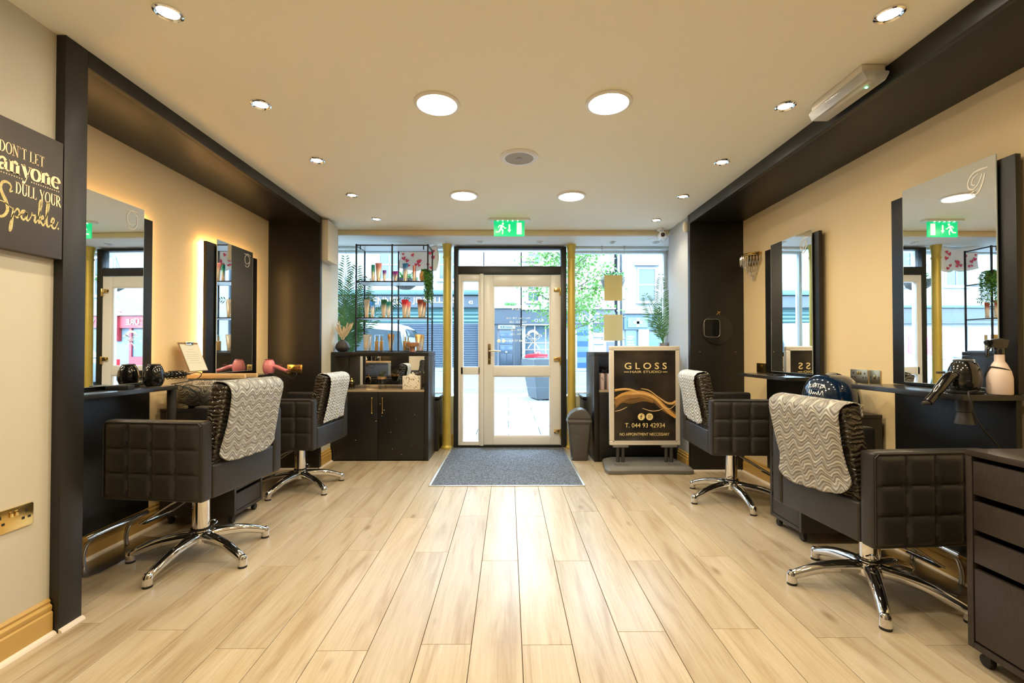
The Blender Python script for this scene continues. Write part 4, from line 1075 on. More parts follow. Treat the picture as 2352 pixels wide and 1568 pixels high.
# lettering wraps on the side that faces the room
def wrap(u,v,w_):
    a = PI+u/.165; k = .1665+w_
    e = min(1.0,max(0.0,(v)/.172)); kk = (math.sqrt(1-e*e))**.55
    return (k*kk*math.cos(a), (k-.010)*kk*math.sin(a), .060+v)
wl = M('white_lettering',(.85,.88,.92),.3)
text_mesh('ASTRIUS',.034,lambda u,v,w_: wrap(-u+.01,.105+v-1.6*u*u,w_),depth=.0008).build('lettering', wl, r, smooth=0, recalc=False)
t = MB(); fw = lambda u,v,w_: wrap(-u+.01,.062+v,w_)
t.ribbon([(-.05,-.012),(-.045,.014),(-.03,-.012),(-.022,.012),(-.016,-.010),(-.006,.004),(0,-.008),(.008,.006),(.012,-.008),(.022,.004),(.028,.018),(.026,-.008),(.036,-.004),(.042,.018),(.044,-.008)],.0035,fw,n=5)
t.build('script_lettering', wl, r, smooth=0, recalc=False)
# ================================================================== footrest rails on the floor
def foot_rail(lab, x, y, s_):
    r = thing('footrest_rail', lab, 'footrest', (x,y,0))
    L_ = .27
    t = MB(); t.prism([(-.09,-L_),(.065,-L_+.03),(.085,-L_+.07),(.085,L_-.07),(.065,L_-.03),(-.09,L_)], lambda u,v,w_: (s_*u,v,.0005+w_), .006)
    t.build('floor_plate', m_steel, r, bevel=.0015)
    for y_ in (-.135,.135):
        t = MB(); t.tube(smooth_pts([(-.06*s_,y_,.007),(-.064*s_,y_,.06),(-.045*s_,y_,.125),(.0*s_,y_,.168)],5),.0115,12); t.build('upright', m_steel, r)
    t = MB(); t.tube([(.006*s_,-.20,.176),(.006*s_,.20,.176)],.0145,14); t.build('rail', m_chrome, r)
foot_rail('chrome footrest rail on a floor plate under the black hair dryer station',-2.185,2.575,1)
foot_rail('chrome footrest rail on a floor plate behind the tall drawer unit chair',2.155,2.36,-1)
# ================================================================== hair dryers
def dryer(lab, loc, rotz, body, accent, pitch=0.0, nozzle=True, s=1.0, lie=0.0, grip=0.0):
    """dryer standing nose-down: barrel vertical, handle pointing along local +Y"""
    r = thing('hair_dryer', lab, 'hair dryer', loc, rotz)
    r.rotation_euler = (lie,0,rotz); r.scale = (s,s,s)
    MB().lathe([(0,.0),(.036,.0),(.044,.010),(.053,.035),(.055,.062),(.050,.095),(.040,.120),(.033,.128),(0,.128)], n=30).build('barrel', body, r)
    MB().lathe([(0,.1285),(.034,.1285),(.035,.132),(.030,.136),(0,.137)], n=24).build('intake_grille', accent, r)
    t = MB(); t.tube(smooth_pts([(0,.035,.068),(0,.075,.066),(0,.13,.058+grip),(0,.185,.052+grip*2)],5),[.019]*6+[.0185]*5+[.016]*5,16)
    h_ = t.build('handle', body, r)
    t = MB()
    for k in (.11,.13): t.box(-.006,.006,k-.007,k+.007,.078,.0875)
    t.build('switch', accent, h_, bevel=.002)
    t = MB(); t.tube([(0,.184,.052+grip*2),(0,.215,.049+grip*2)],[.010,.0055],10); t.build('cable_sleeve', accent, h_)
    if nozzle:
        t = MB(); t.lathe([(.029,-.0005),(.029,-.022),(.024,-.03)],n=24); t.build('nozzle', accent, r)
    return r
m_gb = M('black_gloss_plastic',(.008,.008,.008),.08,coat=.6)
m_gp = M('pink_gloss_plastic',(.78,.25,.27),.15,coat=.5)
m_acc = M('dark_grey_plastic',(.045,.042,.04),.4)
d1 = dryer('glossy black hair dryer standing nose down with its cable coiled round the handle',(-2.165,2.80,.930),math.radians(-22),m_gb,m_acc,nozzle=False,grip=.008)
t = MB()
for k in range(5):
    a0 = k*.9; y_ = .085+.021*k
    t.tube([(.024*math.cos(b),y_+.006*math.sin(b*1.0+a0),.064+.024*math.sin(b)) for b in [2*PI*i/20 for i in range(20)]],.0028,6,closed=True)
t.tube(smooth_pts([(0,.215,.066),(.01,.255,.075),(0,.29,.06),(-.01,.27,.030),(.0,.20,.018),(.0,.10,.006)],6),.003,7)
t.build('cable', m_rub, d1)
t = MB(); t.tube(smooth_pts([(.03,.10,.004),(.075,.16,-.02),(.08,.22,-.06),(.06,.24,-.03),(.05,.18,-.004),(.06,.13,-.012),(.085,.19,-.05),(.075,.235,-.11),(.04,.235,-.20),(.03,.235,-.30)],6),.003,7); t.build('cable', m_rub, d1)
# cone holder under the shelf
r = thing('dryer_holder','black cone shaped hair dryer holder hanging under the shelf end','holder',(-2.155,2.935,.65))
MB().lathe([(.004,0),(.022,.055),(.026,.08),(.026,.25),(.021,.25),(.021,.08),(.004,.02)], n=20).build('cone', m_acc, r)
d2 = dryer('pink hair dryer standing nose down on the black shelf below the brass socket',(-2.125,4.06,.942),math.radians(-100),m_gp,M('dark_pink_plastic',(.22,.05,.06),.4),nozzle=False,s=.95,grip=-.012)
t = MB(); t.tube(smooth_pts([(0,.215,.025),(.0,.26,.020),(.02,.30,.0),(.035,.27,-.04),(.03,.21,-.02),(.03,.14,.004),(.035,.06,.003),(.05,.05,.003)],6),.003,7); t.build('cable', m_rub, d2)
t = MB(); t.tube(smooth_pts([(.045,.03,.003),(.06,.08,.003),(.07,.125,-.02),(.085,.14,-.10),(.12,.17,-.18),(.16,.20,-.22)],6),.003,7); t.build('cable', m_rub, d2)
d3 = dryer('large glossy black hair dryer hanging nose down in the shelf beside the spray bottle',(2.045,2.03,.962),math.radians(100),m_gb,m_acc,nozzle=False,s=1.08,grip=-.045)
MB().lathe([(.046,-.0015),(.060,-.001),(.061,.006),(.050,.008)],n=28).build('holder_ring', m_rub, d3)
o = thing('dryer_nozzle','black diffuser nozzle hanging under the shelf beneath the large black hair dryer','nozzle',(2.045,2.03,.820))
MB().lathe([(.0,.0),(.036,.0),(.036,.004),(.026,.052),(.031,.056),(.031,.108),(0,.108)], n=24).build('nozzle_body', m_acc, o)
_c,_s = math.cos(math.radians(100)), math.sin(math.radians(100))
dl = lambda wx,wy,z: ((wx*_c+wy*_s)/1.08, (-wx*_s+wy*_c)/1.08, z/1.08)
t = MB(); t.tube(smooth_pts([dl(0,-.055,.012),dl(-.05,-.078,.010),dl(-.085,-.102,.008),dl(-.093,-.118,-.03),dl(-.06,-.120,-.12),dl(.04,-.115,-.24),dl(.09,-.11,-.36)],6),.0035,7)
t.build('cable', m_rub, d3)
# ------------------------------------------------------------------ spray bottle
r = thing('spray_bottle','pale pink trigger spray bottle with a black head and strap','bottle',(2.135,1.965,.959), math.radians(75)); r.scale = (.93,.93,.93)
MB().lathe([(0,0),(.042,0),(.045,.004),(.045,.075),(.040,.105),(.026,.140),(.018,.155),(.0175,.185),(0,.185)], n=28).build('bottle_body', M('pale_pink_plastic',(.80,.64,.58),.35), r, smooth=40)
t = MB(); t.lathe([(0,.1855),(.019,.1855),(.019,.212),(.014,.216),(0,.216)], n=20)
t.prism([(-.022,.214),(.020,.214),(.050,.232),(.054,.246),(.046,.254),(.0,.262),(-.032,.252)], lambda u,v,w_: (-.013+w_,u,v), .026)
t.prism([(.030,.222),(.042,.226),(.052,.196),(.050,.170),(.043,.172),(.042,.198)], lambda u,v,w_: (-.006+w_,u,v), .012)
t.build('trigger_head', m_gb, r, bevel=.003)
t = MB(); t.tube([(.034*math.cos(a),.034*math.sin(a),.118+.010*math.sin(a)) for a in [2*PI*i/28 for i in range(28)]],.0035,6,closed=True); t.tube([(.0,.036,.128),(.01,.044,.10),(.012,.047,.085)],.0035,6); t.build('strap', m_rub, r)
t = MB(); t.box(-.02,.02,.0452,.0454,.02,.022); t.box(-.02,.01,.0452,.0454,.05,.0515); t.build('volume_mark', M('faint_print'), r, smooth=0)
# small things on the shelves
o = MB(); o.box(-.055,.055,-.035,.035,0,.022); ob = o.build('black_case', m_rub, loc=(-2.20,2.60,.9285), rot=(0,0,.25), bevel=.004); tag(ob,'small flat black case lying on the shelf beside the black hair dryer','case')
o = MB(); o.lathe([(0,0),(.05,0),(.053,.003),(.050,.006),(.040,.005),(0,.004)], n=30); ob = o.build('coaster', m_gb, loc=(2.06,3.45,.9585)); tag(ob,'round glossy black coaster on the bare black shelf','coaster')
# ================================================================== advertising board on a water-filled base
bx,by = (PX(1399,4.42)+PX(1562,4.42))/2, 4.42
sb = thing('advertising_board','free-standing poster board lettered GLOSS on a grey plastic base','sign',(bx,by,0))
z0,z1,hw = .232,1.190,.343
t = MB(); fw = .042
t.box(-hw,hw,-.016,.022,z0,z0+fw); t.box(-hw,hw,-.016,.022,z1-fw,z1); t.box(-hw,-hw+fw,-.016,.022,z0+fw,z1-fw); t.box(hw-fw,hw,-.016,.022,z0+fw,z1-fw)
fr = t.build('snap_frame', m_alu, sb, bevel=.008, seg=3)
t = MB(); k = fw-.010
for (a,b_,c,d) in ((-hw+k,hw-k,z0+k,z0+fw+.002),(-hw+k,hw-k,z1-fw-.002,z1-k),(-hw+k,-hw+fw+.002,z0+k,z1-k),(hw-fw-.002,hw-k,z0+k,z1-k)): t.box(a,b_,-.0175,-.012,c,d)
t.build('frame_lip', m_alu, fr, bevel=.002)
def poster_mat():
    m, N, L, b = _nodes('poster_print')
    tc = N.new('ShaderNodeTexCoord'); n = N.new('ShaderNodeTexNoise'); n.inputs['Scale'].default_value = 3.2; n.inputs['Detail'].default_value = 2
    r = N.new('ShaderNodeValToRGB'); e = r.color_ramp.elements
    e[0].position = .38; e[0].color = (.012,.011,.011,1); e[1].position = .75; e[1].color = (.065,.048,.032,1)
    L.new(tc.outputs['Object'],n.inputs['Vector']); L.new(n.outputs['Fac'],r.inputs['Fac']); L.new(r.outputs[0],b.inputs['Base Color'])
    b.inputs['Roughness'].default_value = .16
    n2 = N.new('ShaderNodeTexNoise'); n2.inputs['Scale'].default_value = 3.0
    u = N.new('ShaderNodeBump'); u.inputs['Strength'].default_value = .25; u.inputs['Distance'].default_value = .02
    L.new(tc.outputs['Object'],n2.inputs['Vector']); L.new(n2.outputs['Fac'],u.inputs['Height']); L.new(u.outputs[0],b.inputs['Normal'])
    return m
ps = MB().box(-hw+fw,hw-fw,-.008,.006,z0+fw,z1-fw).build('poster', poster_mat(), sb, smooth=0)
m_pl = M('poster_lettering',(.86,.66,.30),.4); m_pw = M('poster_wave_gold',(.62,.33,.09),.35); m_pw2 = M('poster_wave_light',(.86,.60,.30),.35); m_pw3 = M('poster_wave_dark',(.20,.10,.035),.4)
def pp(px,py): return (PX(px,by)-bx, PZ(py,by))
f0 = on_back(0,-.0082,0)
def ptext(s_, px, py, hpx, wpx, mat=m_pl, bold=.0):
    hgt = hpx*by/FPX; size = hgt/.70
    mb = text_mesh(s_, size, lambda u,v,w_: (u,v,w_), depth=.0006, bold=bold)
    xs = [v[0] for v in mb.v]; ys = [v[1] for v in mb.v]
    wid = wpx*by/FPX; kx = wid/(max(xs)-min(xs)); cx = (max(xs)+min(xs))/2; cy = (max(ys)+min(ys))/2; ky = hgt/(max(ys)-min(ys))
    c = pp(px,py)
    mb.v = [f0((v[0]-cx)*kx+c[0], (v[1]-cy)*ky+c[1], v[2]) for v in mb.v]
    if hpx > 12: letters(mb, mat, ps)
    else: mb.build('lettering', mat, ps, smooth=0, recalc=False)
ptext('G L O S S',1483,840,15,97,bold=.0008)
ptext('HAIR STUDIO',1483.5,853.5,5,72)
ptext('T. 044 93 42934',1481,976,10,92)
ptext('NO APPOINTMENT NECCESSARY',1480,996.5,6.5,114)
t = MB()
for (a,b_) in ((1433,1445),(1522,1533)):
    p,q = pp(a,853.8),pp(b_,853.8); t.ribbon([p,q],.006,f0,.0006,smooth=False)
t.build('rule_line', m_pl, ps, smooth=0, recalc=False)
for i,px in enumerate((1472.5,1491.5)):
    c = pp(px,956.5); rd = 8*by/FPX
    MB().prism([(c[0]+rd*math.cos(a),c[1]+rd*math.sin(a)) for a in [2*PI*j/28 for j in range(28)]], f0, .0006).build('social_badge', m_pl, ps, smooth=0)
    t = MB(); f1 = on_back(0,-.0090,0)
    if i == 0:
        t.ribbon([(c[0]-.002,c[1]-.022),(c[0]-.002,c[1]+.008),(c[0]+.004,c[1]+.018),(c[0]+.011,c[1]+.017)],.0065,f1,.0005); t.ribbon([(c[0]-.011,c[1]+.002),(c[0]+.010,c[1]+.002)],.006,f1,.0005,smooth=False)
    else:
        s_ = .014; sq = [(c[0]+s_*x,c[1]+s_*y) for x,y in ((-1,-1),(1,-1),(1,1),(-1,1),(-1,-1))]; t.ribbon(sq,.0035,f1,.0005,smooth=False)
        t.ribbon([(c[0]+.0065*math.cos(a),c[1]+.0065*math.sin(a)) for a in [2*PI*j/16 for j in range(17)]],.0033,f1,.0005,smooth=False)
    t.build('badge_symbol', m_slot, ps, smooth=0, recalc=False)
# golden strand waves
def strand(pts, w0, mat, lift):
    t = MB(); P = [pp(*p_) for p_ in pts]
    t.ribbon(P, [x*by/FPX for x in w0], on_back(0,-.0082-lift,0), .0003, n=10); t.build('wave_print', mat, ps, smooth=0, recalc=False)
L0,R0 = 1411.5,1552
strand([(L0,928),(1428,913),(1450,905),(1480,906),(1505,918),(1527,938),(1545,950),(R0,956)],[10,16,18,16,14,14,12,8],m_pw3,.0)
strand([(L0,915),(1430,905),(1452,902),(1480,903),(1505,914),(1527,936),(1542,950),(R0,958)],[3,6,9,9,8,8,8,6],m_pw,.0003)
strand([(L0,896),(1436,893),(1455,896),(1470,902),(1480,904)],[5,5,4,3,1],m_pw,.0004)
strand([(1408+4,894),(1432,892),(1452,895),(1468,902)],[1.5,1.5,1.5,1],m_pw2,.0006)
strand([(1472,892),(1490,896),(1510,910),(1530,924),(1543,926),(R0,921)],[1,2,2,4,6,6],m_pw,.0004)
strand([(1472,892),(1490,896),(1510,910),(1530,923),(1543,925),(R0,920)],[1,1.2,1.2,1.5,1.5,1],m_pw2,.0006)
strand([(1450,903),(1480,903),(1506,915),(1524,934),(1538,938),(1548,931),(R0,926)],[1,1.6,2,2,1.5,1.3,1],m_pw2,.0007)
strand([(L0,944),(1425,941),(1440,934)],[1.2,1.5,.8],m_pw2,.0006)
strand([(1475,937),(1495,943),(1512,942),(1524,937)],[.8,1.5,1.5,.8],m_pw2,.0006)
for i in range(7):
    o_ = i*3.2
    strand([(L0,918+o_*1.1),(1428,910+o_*.7),(1450,908+o_*.9),(1478,909+o_*.6),(1500,919+o_*.3)],[.5,.7,.7,.6,.3],m_pw,.0005+i*.00002)
# feet and base
m_gp2 = M('grey_base_plastic',(.16,.155,.15),.55,bump=(160,.15,.001))
for s_ in (-1,1):
    t = MB(); x = s_*.235
    t.box(x-.075,x+.075,-.02,.03,z0-.022,z0-.001); pl = t.build('foot_plate', m_gp2, sb, bevel=.006)
    for d in (-.025,.025):
        MB().tube([(x+d,.005,.070),(x+d,.005,z0-.02)],.016,14).build('spring_post', m_acc, sb)
t = MB()
def sgn(v): return 1 if v >= 0 else -1
top = [(-.30,-.20),(-.15,-.185),(.0,-.18),(.15,-.185),(.30,-.20),(.385,-.19),(.40,-.12),(.36,.20),(.30,.235),(-.30,.235),(-.36,.20),(-.40,-.12),(-.385,-.19)]
bot = [(x*1.02,y*1.03-.004) for x,y in top]
n = len(top)
mid = [(x*1.03,y*1.05-.006) for x,y in top]
inn = [(x*.93,y*.90) for x,y in top]
vs = [(x,y,.001) for x,y in bot]+[(x,y,.035) for x,y in mid]+[(x,y,.052) for x,y in top]+[(x,y,.066) for x,y in inn]
fs = [tuple(range(n-1,-1,-1))]+[(k*n+i,k*n+(i+1)%n,(k+1)*n+(i+1)%n,(k+1)*n+i) for k in range(3) for i in range(n)]+[tuple(3*n+i for i in range(n))]
t.add(vs,fs); bs = t.build('water_base', m_gp2, sb, bevel=.004)
t = MB()
for x in (-.30,-.26,-.22,.22,.26,.30): t.box(x-.0015,x+.0015,-.15,-.02,.0662,.067)
for y in (-.13,-.10,-.07): t.box(-.32,-.18,y-.0015,y+.0015,.0662,.067); t.box(.18,.32,y-.0015,y+.0015,.0662,.067)
t.build('grip_line', m_acc, bs, smooth=0)
# ================================================================== swing-lid bin
r = thing('swing_bin','grey-brown plastic swing-lid waste bin beside the door','bin',(.745,4.815,0), math.radians(-4))
m_bin = M('grey_bin_plastic',(.085,.078,.070),.42)
t = MB()
def rect(hx,hy,z,k=.028): 
    o_ = []
    for cx,cy,a0 in ((hx-k,hy-k,0),(-hx+k,hy-k,90),(-hx+k,-hy+k,180),(hx-k,-hy+k,270)):
        for j in range(5):
            a = math.radians(a0+j*22.5); o_.append((cx+k*math.cos(a),cy+k*math.sin(a),z))
    return o_
rows = [rect(.082,.070,.0),rect(.085,.073,.004),rect(.122,.098,.40)]
n = len(rows[0]); vs = sum(rows,[])
t.add(vs,[(i*n+j,i*n+(j+1)%n,(i+1)*n+(j+1)%n,(i+1)*n+j) for i in range(2) for j in range(n)]+[tuple(range(n-1,-1,-1)),tuple(2*n+j for j in range(n))])
t.build('bin_body', m_bin, r, smooth=40)
t = MB(); rows = [rect(.129,.106,.395),rect(.131,.108,.400),rect(.131,.108,.415),rect(.127,.103,.420),rect(.126,.102,.435)]
vs = sum(rows,[]); t.add(vs,[(i*n+j,i*n+(j+1)%n,(i+1)*n+(j+1)%n,(i+1)*n+j) for i in range(4) for j in range(n)]+[tuple(range(n-1,-1,-1)),tuple(4*n+j for j in range(n))])
t.build('lid_collar', m_bin, r, smooth=40)
t = MB(); prof = [(-.100,.436),(-.098,.45),(-.075,.495),(-.035,.528),(.02,.538),(.06,.520),(.088,.48),(.100,.436)]
t.prism(prof, lambda u,v,w_: (u*1.22, -.098+w_, v), .196); t.build('swing_lid', m_bin, r, bevel=.012, seg=3, smooth=50)
# ================================================================== hanging price lists in the window
m_wire = M('steel_wire',(.45,.45,.45),.3,1)
yw = 5.40
m_sheet = M('yellowed_sheet',(.72,.60,.26),.6); m_sheet2 = M('pale_yellow_sheet',(.74,.68,.40),.6)
def plist(lab, x0,x1,ya,yb, mat, seed, off):
    xa,xb,za,zb = PX(x0,yw),PX(x1,yw),PZ(yb,yw),PZ(ya,yw)
    r = thing('hanging_price_list', lab, 'notice', ((xa+xb)/2,yw,za), 0, 'price lists hung on wires')
    hw_,h_ = (xb-xa)/2, zb-za
    MB().box(-hw_-.012,hw_+.012,-.003,.003,-.012,h_+.012).build('acrylic_pocket', glass_mat('acrylic',(.97,.98,.98)), r, smooth=0)
    MB().box(-hw_,hw_,-.0045,-.0035,0,h_).build('paper', mat, r, smooth=0)
    q = random.Random(seed); t = MB()
    for i in range(15):
        z = h_*(.18+.055*i*.95); ww = hw_*q.uniform(.25,.62); t.box(-ww,ww,-.0048,-.0046,z,z+.0022)
    t.build('show_through_print', M('faint_list_print',(.62,.50,.20),.7), r, smooth=0)
    t = MB()
    for z in (h_*.06,h_*.9):
        for s_ in (-1,1): t.cyl((s_*(hw_+.006),-.0,z),(s_*(hw_+.032),0,z),.006,8)
    t.build('wire_clamp', m_steel, r)
plist('hanging yellow price list, upper of the two on the wires',1388.5,1430,631,690,m_sheet,1,0)
plist('hanging pale yellow price list, lower of the two on the wires',1387.5,1430.5,722,782,m_sheet2,2,0)
for i,px in enumerate((1383.5,1435)):
    o = MB(); o.cyl((0,0,0),(0,0,2.394-1.13),.0014,6); o.cyl((0,0,2.394-1.13-.045),(0,0,2.394-1.13),.006,10)
    ob = o.build('hanging_wire', m_wire, loc=(PX(px,yw),yw,1.13)); tag(ob,'thin steel hanging wire beside the price lists, '+('on the gold column side' if i == 0 else 'on the wall side'),'wire')
# ================================================================== hearts paper in the window
r = thing('heart_print_bag','white paper bag printed with red hearts hanging in the window','paper bag',(PX(958,5.45),5.45,PZ(618,5.45)),0)
t = MB()
def hp(u,v): return ((u-.5)*.47+.03*math.sin(v*3), -.02*math.sin(u*9)-.03*v, .02+.25*v+.02*math.sin(u*7)-.05*(1-v)*abs(math.sin(u*5)))
t.grid(hp, 24, 10); o = t.build('paper_sheet', M('white_paper',(.86,.86,.86),.7), r)
sd = o.modifiers.new('thickness','SOLIDIFY'); sd.thickness = .001
hs = MB(); q = random.Random(4)
hpts = [(.0,-.5),(-.5,.1),(-.48,.38),(-.25,.5),(0,.28),(.25,.5),(.48,.38),(.5,.1)]
for i in range(15):
    u,v = q.uniform(.06,.94),q.uniform(.08,.9); c = Vector(hp(u,v)); k = q.uniform(.022,.05); a = q.uniform(-.5,.5)
    hs.prism([(c.x+k*(x*math.cos(a)-y*math.sin(a)), c.z+k*(x*math.sin(a)+y*math.cos(a))) for x,y in hpts], (lambda yy: (lambda u_,v_,w_: (u_,yy-w_,v_)))(c.y-.006), .0006)
hs.build('heart_print', M('heart_red',(.70,.06,.12),.5), r, smooth=0)
# ================================================================== palms
m_palm = M('palm_leaf',(.045,.15,.035),.45,var=(10,(.12,.28,.09),.35,.7))
def frond(t, base, d0, L_, droop, nl, ll, lw, q, side=1.0):
    nrm = Vector((q.uniform(-.25,.25),-1,q.uniform(.0,.45))).normalized()
    d = Vector(d0).normalized(); p = Vector(base); pts = [p.copy()]
    seg = 14
    for i in range(seg):
        d = (d+Vector((0,0,-droop*.28*(i/seg)**1.3))).normalized(); p = p+d*L_/seg; pts.append(p.copy())
    sp_ = smooth_pts(pts,3); t.tube(sp_,[.0055*(1-.8*i/len(sp_)) for i in range(len(sp_))],6)
    m_ = len(sp_)
    for j in range(nl):
        s_ = .16+.82*j/nl; i = int(s_*(m_-2)); c = sp_[i]; tg = (sp_[i+1]-sp_[i]).normalized()
        u,_ = basis(tg); sdv = tg.cross(nrm); sdv = sdv.normalized() if sdv.length > 1e-4 else u
        k = math.sin(PI*(.12+.8*s_))
        for g in (-1,1):
            dd = (tg*.75+sdv*g*1.0*side+Vector((0,0,.25-.35*s_+q.uniform(-.08,.08)))).normalized()
            e = ll*k*q.uniform(.85,1.1); mid = c+dd*e*.5; tip = c+dd*e+Vector((0,0,-.14*e)); wv = dd.cross(nrm); wv = wv.normalized() if wv.length > 1e-4 else u
            t.add([c, mid+wv*lw*.5, tip, mid-wv*lw*.5],[(0,1,2,3)])
def palm(lab, loc, fr, potf, seed, lw=.015):
    r = thing('potted_palm', lab, 'plant', loc); q = random.Random(seed)
    potf(r)
    for (d0,L_,dr,nl,ll,b0) in fr:
        t = MB(); frond(t,b0,d0,L_,dr,nl,ll,lw,q); t.build('frond', m_palm, r, smooth=0, recalc=False)
    return r
def big_pot(r):
    MB().lathe([(0,0),(.11,0),(.14,.26),(.15,.28),(.14,.285),(.13,.25),(0,.25)], n=28).build('pot', m_acc, r)
    MB().tube([(0,0,.25),(0.01,0,.5)],[.02,.012],8).build('stem', m_stem, r)
q0 = .42
palm('tall feathery green palm in the window behind the rack',(-1.93,5.345,.623),[
    ((.02,-.02,1),1.28,.04,52,.20,(0,0,q0)),((.15,-.05,1),1.16,.10,48,.22,(0,0,q0)),((.27,.0,1),1.05,.22,42,.22,(0,0,q0)),
    ((-.06,-.06,1),1.02,.10,44,.20,(0,0,q0-.05)),((.36,-.04,1),.92,.34,38,.20,(0,0,q0-.05)),((.08,.05,1),.86,.2,38,.20,(0,0,q0-.05)),((.20,.02,1),.74,.26,34,.20,(0,0,q0-.1)),((.05,-.1,1),.62,.4,30,.18,(0,0,q0-.1)),((.62,-.03,.95),1.15,.80,32,.13,(0,0,q0))], big_pot, 31)
def small_pot(r):
    t = MB(); t.lathe([(0,0),(.038,0),(.052,.085),(.056,.10),(.050,.10),(.046,.085),(0,.075)], n=26); t.build('pot', M('crumpled_silver_pot',(.55,.56,.58),.3,.7,bump=(30,.9,.01)), r)
    MB().prism([(-.01,.03),(.02,.0),(.085,.17),(.075,.16)], lambda u,v,w_: (u,-.058-w_,v), .004).build('plant_tag', M('brown_tag',(.18,.12,.07),.6), r)
palm('small palm in a crumpled silver pot behind the advertising board',(PX(1527,5.02),5.05,1.1325),[
    ((-.36,.0,1),.62,.05,30,.16,(0,0,.08)),((.03,.06,1),.56,.10,26,.13,(0,0,.08)),((-.14,.08,1),.44,.16,22,.13,(0,0,.08)),((.06,.25,1),.90,.10,30,.14,(0,.02,.08)),((-.26,.10,1),.36,.2,20,.11,(0,0,.08))], small_pot, 44, .010)
# ================================================================== crystal wall lamp
r = thing('crystal_wall_lamp','small crystal wall lamp with a brass rim on the tan wall','wall lamp',(2.249,4.13,1.875))
t = MB(); pts = [(-.115*math.sin(a),.115*math.cos(a),.145) for a in [PI*i/18 for i in range(19)]]
t.tube(pts,.006,8); t.tube([(p[0],p[1],.13) for p in pts],.004,8); t.box(-.012,-.001,-.09,.09,.05,.16); t.build('brass_rim', m_brass, r)
m_cry = M('crystal',(.92,.90,.86),.05,trans=.75,spec=.8)
def pend(t,c,w_,h_):
    c = Vector(c); t.add([c+Vector((0,0,0)),c+Vector((w_,0,-h_*.3)),c+Vector((0,w_,-h_*.3)),c+Vector((-w_,0,-h_*.3)),c+Vector((0,-w_,-h_*.3)),c+Vector((0,0,-h_))],[(0,1,2),(0,2,3),(0,3,4),(0,4,1),(5,2,1),(5,3,2),(5,4,3),(5,1,4)])
for ring,(rad,zt,ln,num) in enumerate(((.115,.128,.085,15),(.088,.085,.07,12),(.062,.035,.06,9),(.038,-.01,.055,6),(.018,-.05,.05,3))):
    t = MB()
    for i in range(num):
        a = PI*(i+.5)/num; pend(t,(-rad*math.sin(a)-.006,rad*math.cos(a),zt),.0075,ln)
    t.build('crystal_row', m_cry, r, smooth=0)
MB().lathe([(0,0),(.012,.003),(.014,.018),(.006,.03),(0,.03)],(-.05,0,.02),16).build('brass_finial', m_brass, r)
# ================================================================== hand mirror on a brass hook on the black jamb
r = thing('round_salon_mirror','round black back-view hand mirror hanging from a brass hook on the black jamb','hand mirror',(PX(1653,4.30),4.331,PZ(790,4.33)))
t = MB(); k = 36*4.33/FPX
def disc(R_,y0,y1,c=(0,0)): 
    return [(R_*math.cos(a)*1.0+c[0], R_*math.sin(a)+c[1]) for a in [2*PI*i/44 for i in range(44)]]
cz = .14
t = MB(); t.lathe([(0,-.020),(k*.86,-.020),(k*.97,-.014),(k,-.006),(k*.96,-.0005),(0,-.0005)],(0,0,cz),44,'y'); t.build('shell', M('black_satin',(.014,.013,.013),.3), r)
ol = []
for cx_,cy_,a0 in ((.045,.055,0),(-.045,.055,90),(-.045,-.055,180),(.045,-.055,270)):
    for j in range(7):
        a = math.radians(a0+j*15); ol.append((cx_+.03*math.cos(a)-.062,cy_+.03*math.sin(a)+cz+.012))
MB().prism(ol, lambda u,v,w_: (u,-.0205-w_,v), .004).build('glossy_window', m_gb, r)
MB().tube([(u,-.0245,v) for u,v in ol],.0028,6,closed=True).build('window_rim', M('grey_rim',(.32,.30,.28),.25,.6), r)
t = MB(); t.cyl((.01,-.001,cz+k+.018),(.01,-.03,cz+k+.018),.006,10); t.tube(smooth_pts([(.01,-.03,cz+k+.018),(.0,-.034,cz+k+.010),(-.012,-.032,cz+k+.020)],5),.005,8); t.tube(smooth_pts([(-.012,-.012,cz+k-.01),(.0,-.03,cz+k+.012),(.014,-.012,cz+k-.01)],5),.003,8); t.build('brass_hook', m_brass, r)
for i,px in enumerate((1609,1691)):
    o = MB().lathe([(0,-.006),(.004,-.005),(.0055,0),(0,0)],(0,0,0),12,'y').build('brass_screw', m_brass, loc=(PX(px,4.33),4.3318,PZ(808,4.33))); tag(o,'tiny brass screw head below the round mirror, on the '+('window' if i==0 else 'tan wall')+' side','screw')
